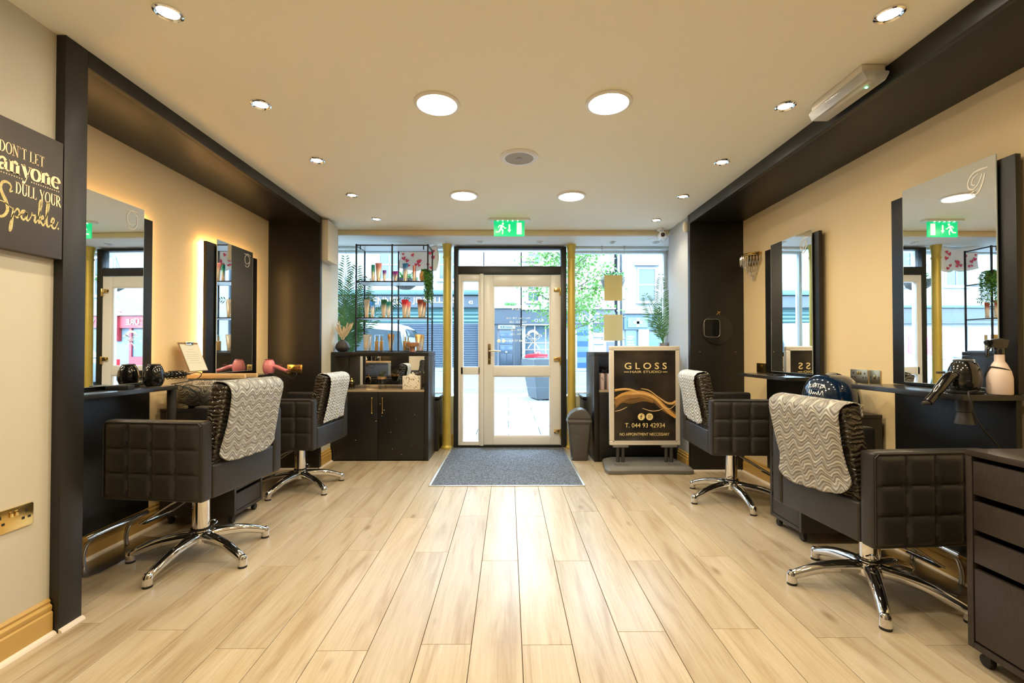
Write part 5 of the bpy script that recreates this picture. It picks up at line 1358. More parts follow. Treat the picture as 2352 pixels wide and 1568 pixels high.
# ================================================================== quote plaque
r = thing('quote_plaque','dark plaque with gold lettering about sparkle on the cream wall','plaque',(-1.868,1.74,1.52))
MB().box(.0005,.040,-.135,.134,0,.478).build('board', M('plaque_brown_black',(.055,.044,.038),.5), r, bevel=.003)
m_cop = M('copper_foil',(.80,.50,.30),.3,.6,var=(9,(.92,.72,.46),.35,.65)); m_glit = M('gold_glitter',(.80,.62,.22),.35,.8,bump=(500,1.0,.004),var=(260,(.98,.86,.50),.4,.6))
fp = lambda u,v,w_: (.0402+w_, -.103+(u+.205)*.564, (v-.16)*.85+.122)
def serif_word(t, word, u0, v0, v1, width):
    """condensed serif capitals"""
    G = {'D':.80,'O':.82,'N':.86,"'":.30,'T':.72,'L':.66,'E':.68,'U':.80,'Y':.78,'R':.80,' ':.34}
    tot = sum(G[c] for c in word); k = width/tot; h_ = v1-v0; u = u0
    TK, TN = .17*k, .05*k
    def st(x,a=0,b_=1,w_=TK,s0=True,s1=True):
        t.ribbon([(x,v0+h_*a),(x,v0+h_*b_)],w_,fp,smooth=False)
        if s0: t.ribbon([(x-.16*k,v0+h_*a+.0012),(x+.16*k,v0+h_*a+.0012)],.0024,fp,smooth=False)
        if s1: t.ribbon([(x-.16*k,v0+h_*b_-.0012),(x+.16*k,v0+h_*b_-.0012)],.0024,fp,smooth=False)
    def arc(cx,cy,rx,ry,a0,a1,w0,w1,n=14):
        P = [(cx+rx*math.cos(a0+(a1-a0)*i/n), cy+ry*math.sin(a0+(a1-a0)*i/n)) for i in range(n+1)]
        Wd = [w0+(w1-w0)*abs(math.cos(a0+(a1-a0)*i/n))**1.5 for i in range(n+1)]
        t.ribbon(P,Wd,fp,smooth=False)
    for c in word:
        w_ = G[c]*k; x = u
        if c == 'D': st(x+.16*k); arc(x+.2*k,v0+h_/2,.48*k,h_*.48,-PI/2,PI/2,TN,TK)
        elif c == 'O': arc(x+.40*k,v0+h_/2,.33*k,h_*.48,0,2*PI,TN,TK,28)
        elif c == 'N': st(x+.14*k,w_=TN,); st(x+.70*k,w_=TN,s0=False); t.ribbon([(x+.14*k,v1),(x+.70*k,v0)],TK,fp,smooth=False)
        elif c == "'": t.ribbon([(x+.14*k,v1),(x+.10*k,v1-h_*.22)],[.09*k,.03*k],fp,smooth=False)
        elif c == 'T': st(x+.35*k,s1=False); t.ribbon([(x+.04*k,v1-.0015),(x+.66*k,v1-.0015)],.003,fp,smooth=False); [t.ribbon([(x+q_*k,v1),(x+q_*k,v1-h_*.18)],TN,fp,smooth=False) for q_ in (.06,.64)]
        elif c == 'L': st(x+.16*k); t.ribbon([(x+.1*k,v0+.0015),(x+.60*k,v0+.0015)],.003,fp,smooth=False); t.ribbon([(x+.58*k,v0),(x+.58*k,v0+h_*.2)],TN,fp,smooth=False)
        elif c == 'E':
            st(x+.16*k)
            for yy,q_ in ((v0+.0015,.60),(v0+h_*.5,.46),(v1-.0015,.58)): t.ribbon([(x+.1*k,yy),(x+q_*k,yy)],.003,fp,smooth=False); t.ribbon([(x+(q_-.02)*k,yy-h_*.07),(x+(q_-.02)*k,yy+h_*.07)],TN,fp,smooth=False)
        elif c == 'U': st(x+.18*k,.3,1,s0=False); st(x+.64*k,.3,1,w_=TN,s0=False); arc(x+.41*k,v0+h_*.3,.23*k,h_*.28,PI,2*PI,TN,TK)
        elif c == 'Y': st(x+.38*k,0,.45,s1=False); t.ribbon([(x+.38*k,v0+h_*.42),(x+.10*k,v1)],TK,fp,smooth=False); t.ribbon([(x+.38*k,v0+h_*.42),(x+.66*k,v1)],TN,fp,smooth=False)
        elif c == 'R': st(x+.16*k); arc(x+.2*k,v0+h_*.74,.36*k,h_*.24,-PI/2,PI/2,TN,TK); t.ribbon([(x+.34*k,v0+h_*.5),(x+.74*k,v0)],TK,fp,smooth=False)
        u += w_
# lines of the quote (u from the board's far edge at +.222)
t = MB(); serif_word(t,"DON'T LET",-.205,.425,.475,.285); t.build('lettering', m_cop, r, smooth=0, recalc=False)
t = MB(); serif_word(t,'DULL YOUR',-.105,.265,.318,.305); t.build('lettering', m_cop, r, smooth=0, recalc=False)
t = MB()
def fat(u, ch):
    b0,xh = .350,.052; S = .022
    def R_(p,w_): t.ribbon(p,w_,fp)
    def Ls(p,w_): t.ribbon(p,w_,fp,smooth=False)
    if ch in 'n':
        Ls([(u+.012,b0),(u+.012,b0+xh)],S); Ls([(u-.004,b0+.002),(u+.028,b0+.002)],.004); Ls([(u-.004,b0+xh-.002),(u+.012,b0+xh-.002)],.004)
        R_([(u+.020,b0+xh*.72),(u+.032,b0+xh*.98),(u+.046,b0+xh*.78)],[.004,.012,S*.9]); Ls([(u+.048,b0),(u+.048,b0+xh*.78)],S); Ls([(u+.034,b0+.002),(u+.064,b0+.002)],.004); return .072
    if ch == 'o':
        P=[(u+.028+.026*math.cos(a),b0+xh/2+xh*.48*math.sin(a)) for a in [2*PI*i/24 for i in range(25)]]; Ls(P,[.005+.017*abs(math.cos(2*PI*i/24))**1.3 for i in range(25)]); return .066
    if ch == 'e':
        P=[(u+.028+.025*math.cos(a),b0+xh/2+xh*.48*math.sin(a)) for a in [.1+5.4*i/24 for i in range(25)]]; Ls(P,[.005+.017*abs(math.cos(.1+5.4*i/24))**1.3 for i in range(25)]); Ls([(u+.008,b0+xh*.52),(u+.052,b0+xh*.52)],.004); return .062
    if ch == 'a':
        Ls([(u+.040,b0+.004),(u+.040,b0+xh*.74)],S*.9); R_([(u+.006,b0+xh*.8),(u+.012,b0+xh*.95),(u+.028,b0+xh),(u+.040,b0+xh*.78)],[.010,.010,.010,S*.9]); R_([(u+.036,b0+xh*.55),(u+.012,b0+xh*.45),(u+.008,b0+xh*.15),(u+.022,b0+.004),(u+.036,b0+xh*.2)],[.004,.012,.014,.008,.004]); Ls([(u+.044,b0+.003),(u+.058,b0+.003)],.006); return .064
    if ch == 'y':
        Ls([(u+.010,b0+xh),(u+.034,b0+.002)],S); Ls([(u+.056,b0+xh),(u+.026,b0-.018)],.005); R_([(u+.028,b0-.014),(u+.018,b0-.026),(u+.006,b0-.022)],[.006,.008,.014]); Ls([(u-.004,b0+xh-.002),(u+.026,b0+xh-.002)],.004); Ls([(u+.044,b0+xh-.002),(u+.066,b0+xh-.002)],.004); return .064
u = -.205
for ch in 'anyone': u += fat(u,ch)
t.build('lettering', m_cop, r, smooth=0, recalc=False)
t = MB()
for i in range(26):
    uu = -.205+i*.0155
    if abs(uu+.035) < .018: continue
    t.prism([(uu+.003*math.cos(a),.338+.003*math.sin(a)) for a in [2*PI*j/8 for j in range(8)]], fp, .0008)
t.build('dotted_rule', m_cop, r, smooth=0)
t = MB(); V = .16
def S_(pts,w_): t.ribbon([(x-.235,V+y) for x,y in pts], [q*1.45 for q in w_], fp, n=8)
S_([(.115,.112),(.095,.105),(.105,.128),(.085,.142),(.055,.136),(.044,.112),(.055,.085),(.078,.055),(.085,.025),(.070,.0),(.045,-.012),(.020,-.004),(.008,.02),(.025,.05),(.06,.054),(.10,.040),(.118,.034)],[.004,.005,.007,.007,.009,.011,.013,.014,.013,.010,.007,.006,.004,.003,.003,.003,.003])
S_([(.118,.040),(.115,.0),(.108,-.05),(.098,-.062),(.100,-.03),(.122,.016),(.145,.040),(.158,.022),(.145,.002),(.128,.006)],[.004,.011,.011,.006,.003,.004,.007,.008,.006,.003])
S_([(.150,.006),(.172,.022),(.192,.040),(.172,.034),(.170,.008),(.186,.0),(.200,.022),(.204,.034),(.202,.006),(.214,.002),(.232,.024)],[.003,.003,.005,.008,.009,.006,.004,.007,.009,.005,.003])
S_([(.232,.024),(.236,.040),(.242,.030),(.258,.032),(.254,.008),(.262,.002),(.278,.02)],[.003,.006,.004,.007,.010,.006,.003])
S_([(.276,.016),(.300,.085),(.296,.108),(.286,.098),(.284,.05),(.284,.0)],[.003,.005,.006,.009,.011,.010])
S_([(.286,.018),(.306,.040),(.312,.030),(.292,.020),(.310,-.002),(.326,.012)],[.003,.006,.006,.006,.008,.003])
S_([(.320,.012),(.346,.075),(.350,.108),(.338,.104),(.334,.06),(.336,.008),(.350,-.002),(.366,.014)],[.003,.005,.007,.009,.011,.010,.006,.003])
S_([(.362,.014),(.382,.022),(.388,.038),(.376,.042),(.368,.022),(.376,.0),(.396,.0),(.416,.034)],[.003,.005,.006,.007,.010,.008,.005,.003])
t.prism([(.418-.235+.0055*math.cos(a),V+.001+.0055*math.sin(a)) for a in [2*PI*j/10 for j in range(10)]], fp, .0008)
t.build('script_lettering', m_glit, r, smooth=0, recalc=False)
# ================================================================== street outside
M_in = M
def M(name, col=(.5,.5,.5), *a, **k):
    """street colours scaled down so that the strong daylight outdoors does not burn them out"""
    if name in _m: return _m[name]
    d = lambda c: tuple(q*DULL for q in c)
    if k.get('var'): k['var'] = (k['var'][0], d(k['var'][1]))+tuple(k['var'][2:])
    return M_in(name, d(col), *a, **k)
DULL = .43  # darkens the street paints themselves, to offset the very bright sky
FY = 24.0                       # far side shop fronts
GZ = .21                        # pavement level on the far side
def grd(y): return -.03 if y < 12.3 else (-.12+(y-12.3)*.031 if y < 21.0 else GZ)
m_slab = M('pale_paving',(.27,.272,.275),.8,bump=(30,.3,.004),var=(3,(.21,.213,.217),.35,.7))
pav = sroot('pavement',(0,0,0))
MB().box(-34,34,5.72,12.3,-.25,-.045).build('bedding', M('mortar_grey',(.20,.20,.20),.9), pav, smooth=0)
sm = {}
def slab(x0,x1,y0,y1):
    key = (round(x1-x0,3),round(y1-y0,3))
    if key not in sm:
        t = MB(); a,b_ = (x1-x0)/2-.004,(y1-y0)/2-.004
        t.box(-a,a,-b_,b_,-.015,.012); o = t.build('paving_slab', m_slab, pav, bevel=.003, seg=1); sm[key] = o.data; me = o
    else:
        me = bpy.data.objects.new('paving_slab', sm[key]); C.objects.link(me); me.parent = pav
    me.location = ((x0+x1)/2,(y0+y1)/2,-.045+.016)
y = 5.74; row = 0
while y < 12.1:
    dy = .60
    x = -3.6-(.45 if row % 2 else 0)
    while x < 4.2:
        slab(x,x+.90,y,min(y+dy,12.1)); x += .90
    y += dy; row += 1
MB().box(-34,-4.06,5.73,12.1,-.045,-.018).build('plain_paving', m_slab, pav, smooth=0)
MB().box(4.52,34,5.73,12.1,-.045,-.018).build('plain_paving', m_slab, pav, smooth=0)
t = MB()
for i in range(38):
    x = -34+i*1.8; t.box(x,x+1.79,12.105,12.30,-.15,-.012)
t.build('kerb_stone', M('granite_kerb',(.46,.46,.46),.75,bump=(60,.3,.003)), pav, bevel=.006, seg=1)
rd = MB(); rd.add([(-34,12.3,-.12),(34,12.3,-.12),(34,21,.15),(-34,21,.15),(-34,12.3,-.3),(34,12.3,-.3),(34,21,-.3),(-34,21,-.3)],[(0,1,2,3),(4,7,6,5),(0,4,5,1),(1,5,6,2),(2,6,7,3),(3,7,4,0)])
struct(rd.build('road', M('grey_asphalt',(.15,.155,.16),.9,bump=(90,.5,.006)), smooth=0))
rl = sroot('road_marking',(0,0,0))
for (y0,y1) in ((14.75,14.87),(20.5,20.58),(20.7,20.78)):
    z = lambda yy: -.12+(yy-12.3)*.031+.004
    MB().add([(-34,y0,z(y0)),(34,y0,z(y0)),(34,y1,z(y1)),(-34,y1,z(y1))],[(0,1,2,3)]).build('painted_line', M('road_paint',(.80,.80,.76),.7), rl, smooth=0)
struct(MB().box(-34,34,21,FY+.2,-.3,GZ).build('far_pavement', m_slab, smooth=0))
# ------------------------------------------------------------------ shop fronts opposite
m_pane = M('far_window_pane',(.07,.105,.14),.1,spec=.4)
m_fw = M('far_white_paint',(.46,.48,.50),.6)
def FP(px,py,Y=FY): return (PX(px,Y), PZ(py,Y))
def building(name, lab, x0,x1,top, wall, parts):
    cx = (x0+x1)/2; r = thing(name, lab, 'building', (cx,FY,GZ))
    MB().box(x0-cx,x1-cx,0,7,0,top-GZ).build('wall', wall, r, smooth=0)
    o = lambda x,z: (x-cx, z-GZ)
    parts(r, o)
    return r
def win(r,o,xa,xb,za,zb,frame=m_fw,bars=1,pane=m_pane,sill=True,mid=True):
    a,z0 = o(xa,za); b_,z1 = o(xb,zb); t = MB(); k = .07
    t.box(a-k,b_+k,-.06,0,z0-k,z0); t.box(a-k,b_+k,-.06,0,z1,z1+k); t.box(a-k,a,-.06,0,z0,z1); t.box(b_,b_+k,-.06,0,z0,z1)
    if mid: t.box(a,b_,-.05,0,(z0+z1)/2-.03,(z0+z1)/2+.03)
    for i in range(bars): x = a+(b_-a)*(i+1)/(bars+1); t.box(x-.02,x+.02,-.05,0,z0,z1)
    if sill: t.box(a-.16,b_+.16,-.14,0,z0-k-.09,z0-k)
    w_ = t.build('window', frame, r)
    zs = [z0,(z0+z1)/2,z1] if mid else [z0,z1]
    for j in range(len(zs)-1): MB().box(a+.002,b_-.002,-.02,-.001,zs[j]+.031*(j>0),zs[j+1]-.031*(mid and j==0)).build('pane', pane, w_, smooth=0)
def slatted(r,o,xa,xb,za,zb,mat,name='shutter',pitch=.075):
    a,z0 = o(xa,za); b_,z1 = o(xb,zb); t = MB(); n = int((z1-z0)/pitch)
    for i in range(n):
        z = z0+(z1-z0)*i/n; h_ = (z1-z0)/n
        t.add([(a,-.02,z),(b_,-.02,z),(b_,-.06,z+h_*.5),(a,-.06,z+h_*.5),(b_,-.02,z+h_*.96),(a,-.02,z+h_*.96)],[(0,1,2,3),(3,2,4,5)])
    t.build(name, mat, r, smooth=0, kind='stuff')
def bx_(r,o,xa,xb,za,zb,d,mat,name,bev=.0,d0=0):
    a,z0 = o(xa,za); b_,z1 = o(xb,zb)
    return MB().box(a,b_,-d,-d0,z0,z1).build(name, mat, r, bevel=bev, smooth=0 if not bev else 40)
def sgn_text(r,o,body,x,z,h_,w_,mat,d,bold=0):
    mb = text_mesh(body,1.0,lambda u,v,q: (u,v,q),depth=.02,bold=bold); xs=[v[0] for v in mb.v]; ys=[v[1] for v in mb.v]
    kx = w_/(max(xs)-min(xs)); ky = h_/(max(ys)-min(ys)); a,b_ = o(x,z); cx=(max(xs)+min(xs))/2; cy=(max(ys)+min(ys))/2
    mb.v = [(a+(v[0]-cx)*kx, -d-v[2], b_+(v[1]-cy)*ky) for v in mb.v]
    letters(mb, mat, r)
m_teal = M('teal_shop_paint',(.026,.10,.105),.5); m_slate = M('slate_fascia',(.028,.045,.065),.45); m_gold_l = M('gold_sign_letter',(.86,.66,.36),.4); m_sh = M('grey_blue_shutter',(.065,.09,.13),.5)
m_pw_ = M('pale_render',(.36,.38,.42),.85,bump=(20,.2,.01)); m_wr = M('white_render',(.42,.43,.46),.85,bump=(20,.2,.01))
def jeweller(r,o):
    xa,xb = PX(640,FY),PX(1108,FY)
    bx_(r,o,xa,xb,PZ(679,FY),PZ(668,FY),.45,m_teal,'cornice',.03)
    bx_(r,o,xa+.1,xb-.05,PZ(706,FY),PZ(680,FY),.25,m_slate,'fascia_board')
    slatted(r,o,xa+.05,xb-.02,PZ(742,FY),PZ(707,FY),m_teal,'shutter_housing',.2)
    slatted(r,o,xa+.3,xb-.25,GZ+.05,PZ(743,FY),m_sh,'roller_shutter',.09)
    for px in (1103,850): bx_(r,o,PX(px,FY)-.12,PX(px,FY)+.12,GZ,PZ(743,FY),.14,m_slate,'pilaster',.02)
    sgn_text(r,o,'ENNEL',PX(892,FY),PZ(692,FY),.36,PX(924,FY)-PX(862,FY),m_gold_l,.26,.01)
    sgn_text(r,o,'JEWELLERS',PX(1000,FY),PZ(692,FY),.38,PX(1050,FY)-PX(950,FY),m_gold_l,.26,.01)
    sgn_text(r,o,'42',PX(1082,FY),PZ(695,FY),.17,.24,m_gold_l,.26,.01)
    for a,b_ in ((873,917),(1010,1050),(735,775)): win(r,o,PX(a,FY),PX(b_,FY),PZ(640,FY),PZ(575,FY),bars=1)
    for a,b_ in ((873,917),(1010,1050),(735,775)): win(r,o,PX(a,FY),PX(b_,FY),PZ(545,FY),PZ(480,FY),bars=1)
building('jeweller_shop','white jeweller shop with slate fascia, gold letters and closed blue-grey shutters',PX(640,FY),PX(1110,FY),10.5,m_pw_,jeweller)
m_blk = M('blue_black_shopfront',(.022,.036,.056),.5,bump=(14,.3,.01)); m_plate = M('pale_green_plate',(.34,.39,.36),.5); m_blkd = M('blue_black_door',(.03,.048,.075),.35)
def blackshop(r,o):
    xa,xb = PX(1113,FY),PX(1195,FY)
    bx_(r,o,xa,xb,PZ(744,FY),PZ(709,FY),.22,m_blk,'fascia_board'); bx_(r,o,xa,xb,PZ(709,FY),PZ(703,FY),.32,m_wr,'cornice',.02)
    bx_(r,o,xa,PX(1143,FY),GZ,PZ(745,FY),.12,m_blk,'panel'); bx_(r,o,PX(1181,FY),xb,GZ,PZ(745,FY),.12,m_blk,'panel')
    bx_(r,o,PX(1144,FY),PX(1183,FY),PZ(755,FY),PZ(747,FY),.16,m_plate,'name_plate'); sgn_text(r,o,"MURTAGH'S",PX(1163,FY),PZ(751,FY),.12,.66,m_blk,.165)
    d = bx_(r,o,PX(1146,FY),PX(1179,FY),GZ+.05,PZ(757,FY),.06,m_blkd,'door',.01)
    a0,a1 = PX(1149,FY),PX(1177,FY)
    for za,zb in ((774,761),(790,776),(805.5,792)): 
        t = MB(); a,z0 = o(a0,PZ(za,FY)); b_,z1 = o(a1,PZ(zb,FY)); t.box(a,b_,-.075,-.061,z0,z1); t.build('door_panel', M('door_glass_panel',(.09,.13,.19),.2), d, bevel=.01)
    for xa_,xb_ in ((1150.5,1162),(1164.5,1176)):
        t = MB(); a,z0 = o(PX(xa_,FY),PZ(836,FY)); b_,z1 = o(PX(xb_,FY),PZ(812,FY)); t.box(a,b_,-.075,-.061,z0,z1); t.build('door_panel', m_blkd, d, bevel=.01)
    t = MB(); kx,kz = o(PX(1163,FY),PZ(808.5,FY)); t.lathe([(0,-.12),(.045,-.1),(.05,-.08),(.02,-.061),(0,-.061)],(kx,0,kz),14,'y'); t.build('door_knob', m_chrome, d)
    win(r,o,PX(1125,FY),PX(1165,FY),PZ(560,FY),PZ(500,FY))
    q = random.Random(2); t = MB()
    for i in range(120):
        u = q.uniform(1160,1186); a,z0 = o(PX(u,FY),PZ(702,FY)); leaf_quads(t,(a,-.2+q.uniform(-.08,.08),z0),(q.uniform(-1,1),q.uniform(-1,1),1.2),q.uniform(.1,.24),.06,(q.uniform(-1,1),q.uniform(-1,1),1))
    t.build('ledge_plant', m_leaf, r, smooth=0, recalc=False)
building('black_doored_house','pale house with a blue-black shopfront and a panelled door under a name plate',PX(1112,FY),PX(1196,FY),9.6,m_wr,blackshop)
m_pink = M('dusty_pink_trim',(.36,.19,.21),.6); m_stripe = M('barber_pole_white',(.50,.50,.48),.5)
def barber(r,o):
    xa,xb = PX(1198.5,FY),PX(1315,FY)
    bx_(r,o,xa,xb,PZ(744,FY),PZ(712,FY),.22,m_slate,'fascia_board'); bx_(r,o,xa,xb,PZ(712,FY),PZ(707,FY),.34,m_wr,'cornice',.02); bx_(r,o,xa,xb,PZ(747,FY),PZ(744.5,FY),.26,m_wr,'fascia_lip')
    sgn_text(r,o,'CLUB',PX(1238,FY),PZ(736,FY),.15,.5,m_stripe,.23)
    bx_(r,o,PX(1206,FY),PX(1300,FY),GZ+.35,PZ(748,FY),.05,m_pane,'shop_pane')
    for px in (1205,1228,1253,1278,1300): bx_(r,o,PX(px,FY)-.03,PX(px,FY)+.03,GZ+.35,PZ(748,FY),.09,m_stripe,'glazing_bar',d0=.051)
    for py in (787,803): bx_(r,o,PX(1206,FY),PX(1300,FY),PZ(py,FY)-.02,PZ(py,FY)+.02,.085,m_stripe,'glazing_bar',d0=.052)
    bx_(r,o,xa,xb,GZ,GZ+.35,.14,m_slate,'stall_riser')
    # striped barber pole
    t = MB(); a,z0 = o(PX(1202,FY),PZ(821,FY)); _,z1 = o(0,PZ(763,FY)); t.cyl((a,-.22,z0),(a,-.22,z1),.055,14); pl = t.build('barber_pole', m_stripe, r)
    t = MB(); P = [(a+.058*math.cos(b),-.22+.058*math.sin(b),z0+(z1-z0)*b/(10*PI)) for b in [10*PI*i/120 for i in range(121)]]; t.tube(P,.018,5); t.build('pole_stripe', M('pole_stripe_grey',(.30,.32,.30),.5), pl)
    for a_,b_ in ((1214,1236),(1262,1290)): win(r,o,PX(a_,FY),PX(b_,FY),PZ(690,FY),PZ(640,FY),frame=m_pink)
    win(r,o,PX(1214,FY),PX(1240,FY),PZ(604,FY),PZ(560,FY),frame=m_pink); bx_(r,o,xa,PX(1228,FY),PZ(601,FY),PZ(589,FY),.1,m_pink,'string_course')
building('barber_shop','white shop with a striped barber pole and dark glazed front behind the tree',PX(1198.5,FY),PX(1318,FY),10.0,m_wr,barber)
# red model car in the barber window
def car(name, lab, loc, rotz, L_, H, Wd, paint, kind, cat='car', group=None):
    """body side profile extruded with tumblehome; wheels, glass and lamps are parts. length along X, nose at +X"""
    r = thing(name, lab, cat, loc, rotz, group)
    if kind == 'van':   pf = [(-.49,.14),(-.495,.30),(-.49,.52),(-.485,.56),(-.47,.80),(-.45,.93),(-.41,.985),(-.2,1.0),(.08,.995),(.16,.96),(.30,.60),(.44,.53),(.485,.44),(.495,.28),(.48,.14)]; gl = [(-.455,.60),(-.43,.88),(-.2,.93),(.06,.93),(.13,.90),(.25,.60)]
    elif kind == 'roadster': pf = [(-.48,.22),(-.49,.45),(-.47,.62),(-.25,.68),(-.16,.95),(-.02,1.0),(.10,.72),(.30,.66),(.46,.52),(.49,.35),(.48,.20)]; gl = [(-.2,.70),(-.13,.92),(-.02,.95),(.06,.71)]
    else:               pf = [(-.49,.18),(-.495,.38),(-.48,.60),(-.38,.66),(-.27,.94),(-.18,.99),(.03,1.0),(.10,.96),(.23,.66),(.42,.56),(.485,.46),(.495,.28),(.48,.17)]; gl = [(-.33,.67),(-.235,.92),(-.17,.95),(.02,.955),(.075,.93),(.185,.68)]
    n = len(pf); vs = []
    for k,(s_,ins) in enumerate(((-1,0),(-1,.0),(1,0),(1,0))): pass
    def yo(z): return Wd/2*(1.0 if z < .6 else 1-.22*(z-.6)/.4)
    for s_ in (-1,1): vs += [(x*L_, s_*yo(z), z*H) for x,z in pf]
    fs = [tuple(range(n)), tuple(range(2*n-1,n-1,-1))]+[(i,n+i,n+(i+1)%n,(i+1)%n) for i in range(n)]
    MB().add(vs,fs).build('body', paint, r, bevel=.035*H/1.5, seg=3, smooth=50)
    mg = M('car_glass',(.03,.05,.06),.04,spec=.9)
    for s_ in (-1,1):
        t = MB(); t.prism(gl, lambda u,v,w_: (u*L_, s_*(yo(v)+.004+w_*1.0), v*H), .008); sg = t.build('side_glass', mg, r, smooth=0)
        t = MB()
        for u in ((-.16,.02) if kind == 'van' else (-.08,)): t.box(u*L_-.03,u*L_+.03,s_*(Wd/2*.93)-.02,s_*(Wd/2*.93)+.02,gl[0][1]*H,.9*H)
        t.build('pillar', paint, sg)
    i0 = [i for i,(x,z) in enumerate(pf) if z > .9]
    # windscreen and rear glass
    a,b_ = pf[i0[-1]], pf[i0[-1]+1]
    def quad(a,b_,k0,k1,off):
        P = []
        for t_,s_ in ((k0,-1),(k0,1),(k1,1),(k1,-1)):
            x = a[0]+(b_[0]-a[0])*t_; z = a[1]+(b_[1]-a[1])*t_; P.append(((x+off)*L_, s_*yo(z)*.9, z*H+.006))
        return MB().add(P,[(0,1,2,3)])
    quad(a,b_,.08,.92,.004).build('windscreen', mg, r, smooth=0)
    a,b_ = pf[i0[0]], pf[i0[0]-1]
    quad(a,b_,.12,.92,-.006).build('rear_glass', mg, r, smooth=0)
    rw = .31 if kind != 'roadster' else .30*H/1.2
    rw = rw*H/1.5 if kind == 'roadster' else rw
    for x in (-.31,.31):
        for s_ in (-1,1):
            t = MB(); k = Wd*.11; t.lathe([(0,-k/2),(rw*.9,-k/2),(rw,-k*.35),(rw,k*.35),(rw*.9,k/2),(0,k/2)],(x*L_,s_*(Wd/2-k*.42),rw),26,'y'); w_ = t.build('wheel', m_rub, r)
            t = MB(); t.lathe([(0,-.008),(rw*.62,-.008),(rw*.64,0),(rw*.3,.012),(0,.012)],(x*L_,s_*(Wd/2+k*.09),rw),18,'y'); t.build('hub_cap', m_edge, w_)
    for s_ in (-1,1):
        MB().cbox((.478*L_,s_*Wd*.36,.46*H),(.035*L_,Wd*.2,.07*H)).build('headlamp', M('headlamp_glass',(.8,.84,.88),.1), r, bevel=.01*H)
        MB().cbox((-.487*L_,s_*Wd*.42,.55*H),(.02*L_,Wd*.1,.2*H)).build('tail_lamp', M('tail_lamp_red',(.62,.02,.03),.2), r, bevel=.01*H)
    return r
m_silver = M('silver_car_paint',(.26,.29,.32),.35,coat=.15); m_white_car = M('white_car_paint',(.40,.43,.46),.3,coat=.3); m_red = M('red_car_paint',(.45,.008,.02),.2)
car('model_car','small red model sports car on display outside the barber shop window',(PX(1231,23.3),23.3,PZ(824,23.3)-.02),PI,1.20,.42,.5,m_red,'roadster','model car')
o = MB().box(-.75,.75,-.3,.3,0,PZ(824,23.3)-.03-GZ).build('display_bench', m_slate, loc=(PX(1231,23.3),23.3,GZ), bevel=.01); tag(o,'low dark bench carrying the red model car across the street','bench')
car('parked_van','silver people carrier parked beyond the rack window',(-5.05,13.45,-.10),0,4.75,2.02,1.85,m_white_car,'van')
bpy.data.objects['parked_van'].rotation_euler = (0,0,PI)
car('parked_car','silver saloon car parked farther along the kerb, seen in the spray bottle mirror',(-10.6,13.45,-.10),0,4.5,1.48,1.78,m_silver,'sedan')
car('parked_car','silver car parked along the kerb, seen in the black hair dryer mirror',(11.1,13.45,-.10),0,4.5,1.48,1.78,m_silver,'sedan')
m_purp = M('violet_blue_fascia',(.10,.095,.33),.5); m_blue_d = M('bright_blue_panel',(.02,.09,.33),.4)
def lodging(r,o):
    xa,xb = PX(1318.5,FY),PX(1412,FY)
    bx_(r,o,xa,xb,PZ(743,FY),PZ(717,FY),.22,m_purp,'fascia_board'); bx_(r,o,xa,xb,PZ(711,FY),PZ(707,FY),.35,m_wr,'cornice',.02); bx_(r,o,PX(1326,FY),PX(1379,FY),PZ(741,FY),PZ(739,FY),.24,m_stripe,'sign_rule')
    sgn_text(r,o,'ING',PX(1352,FY),PZ(728,FY),.44,PX(1381,FY)-PX(1330,FY)-.1,m_stripe,.23,.03)
    slatted(r,o,PX(1326,FY),PX(1351,FY),GZ,PZ(746,FY),m_blue_d,'blue_boarding',.5)
    bx_(r,o,PX(1364,FY),PX(1386,FY),PZ(762,FY),PZ(747,FY),.06,m_teal,'blind'); bx_(r,o,PX(1364,FY),PX(1386,FY),GZ+.4,PZ(764,FY),.05,M('pale_display',(.42,.47,.52),.4),'shop_pane')
    t = MB()
    for u in (1370,1380):
        for v in (783,799): a,z0 = o(PX(u,FY),PZ(v,FY)); t.box(a-.08,a+.08,-.06,-.051,z0-.1,z0+.1)
    t.build('notice_card', m_fw, r, smooth=0)
    for v in (775,791): bx_(r,o,PX(1364,FY),PX(1386,FY),PZ(v,FY)-.02,PZ(v,FY)+.02,.075,m_slate,'glazing_bar',d0=.052)
    bx_(r,o,PX(1394,FY),PX(1411,FY),GZ,PZ(785,FY),.06,m_purp,'door')
    bx_(r,o,PX(1323,FY),PX(1384,FY),PZ(706,FY),PZ(618,FY),.05,m_pink,'window_surround')
    win(r,o,PX(1333,FY),PX(1372,FY),PZ(695,FY),PZ(630,FY),bars=1); win(r,o,PX(1333,FY),PX(1372,FY),PZ(575,FY),PZ(520,FY),bars=1)
building('blue_fronted_shop','white shop with violet-blue fascia lettered ING behind the hanging price lists',PX(1318.5,FY),PX(1412,FY),10.2,m_wr,lodging)
o = thing('drain_pipe','blue-grey drain pipe between the blue-fronted shop and the pharmacy','pipe',(PX(1421,FY),FY-.02,GZ))
MB().cyl((0,-.06,.0),(0,-.06,8),.07,12).build('pipe', M('pipe_blue',(.36,.46,.60),.5), o)
m_pgreen = M('pharmacy_green',(.14,.44,.27),.5); m_pteal = M('pharmacy_teal',(.06,.12,.17),.5)
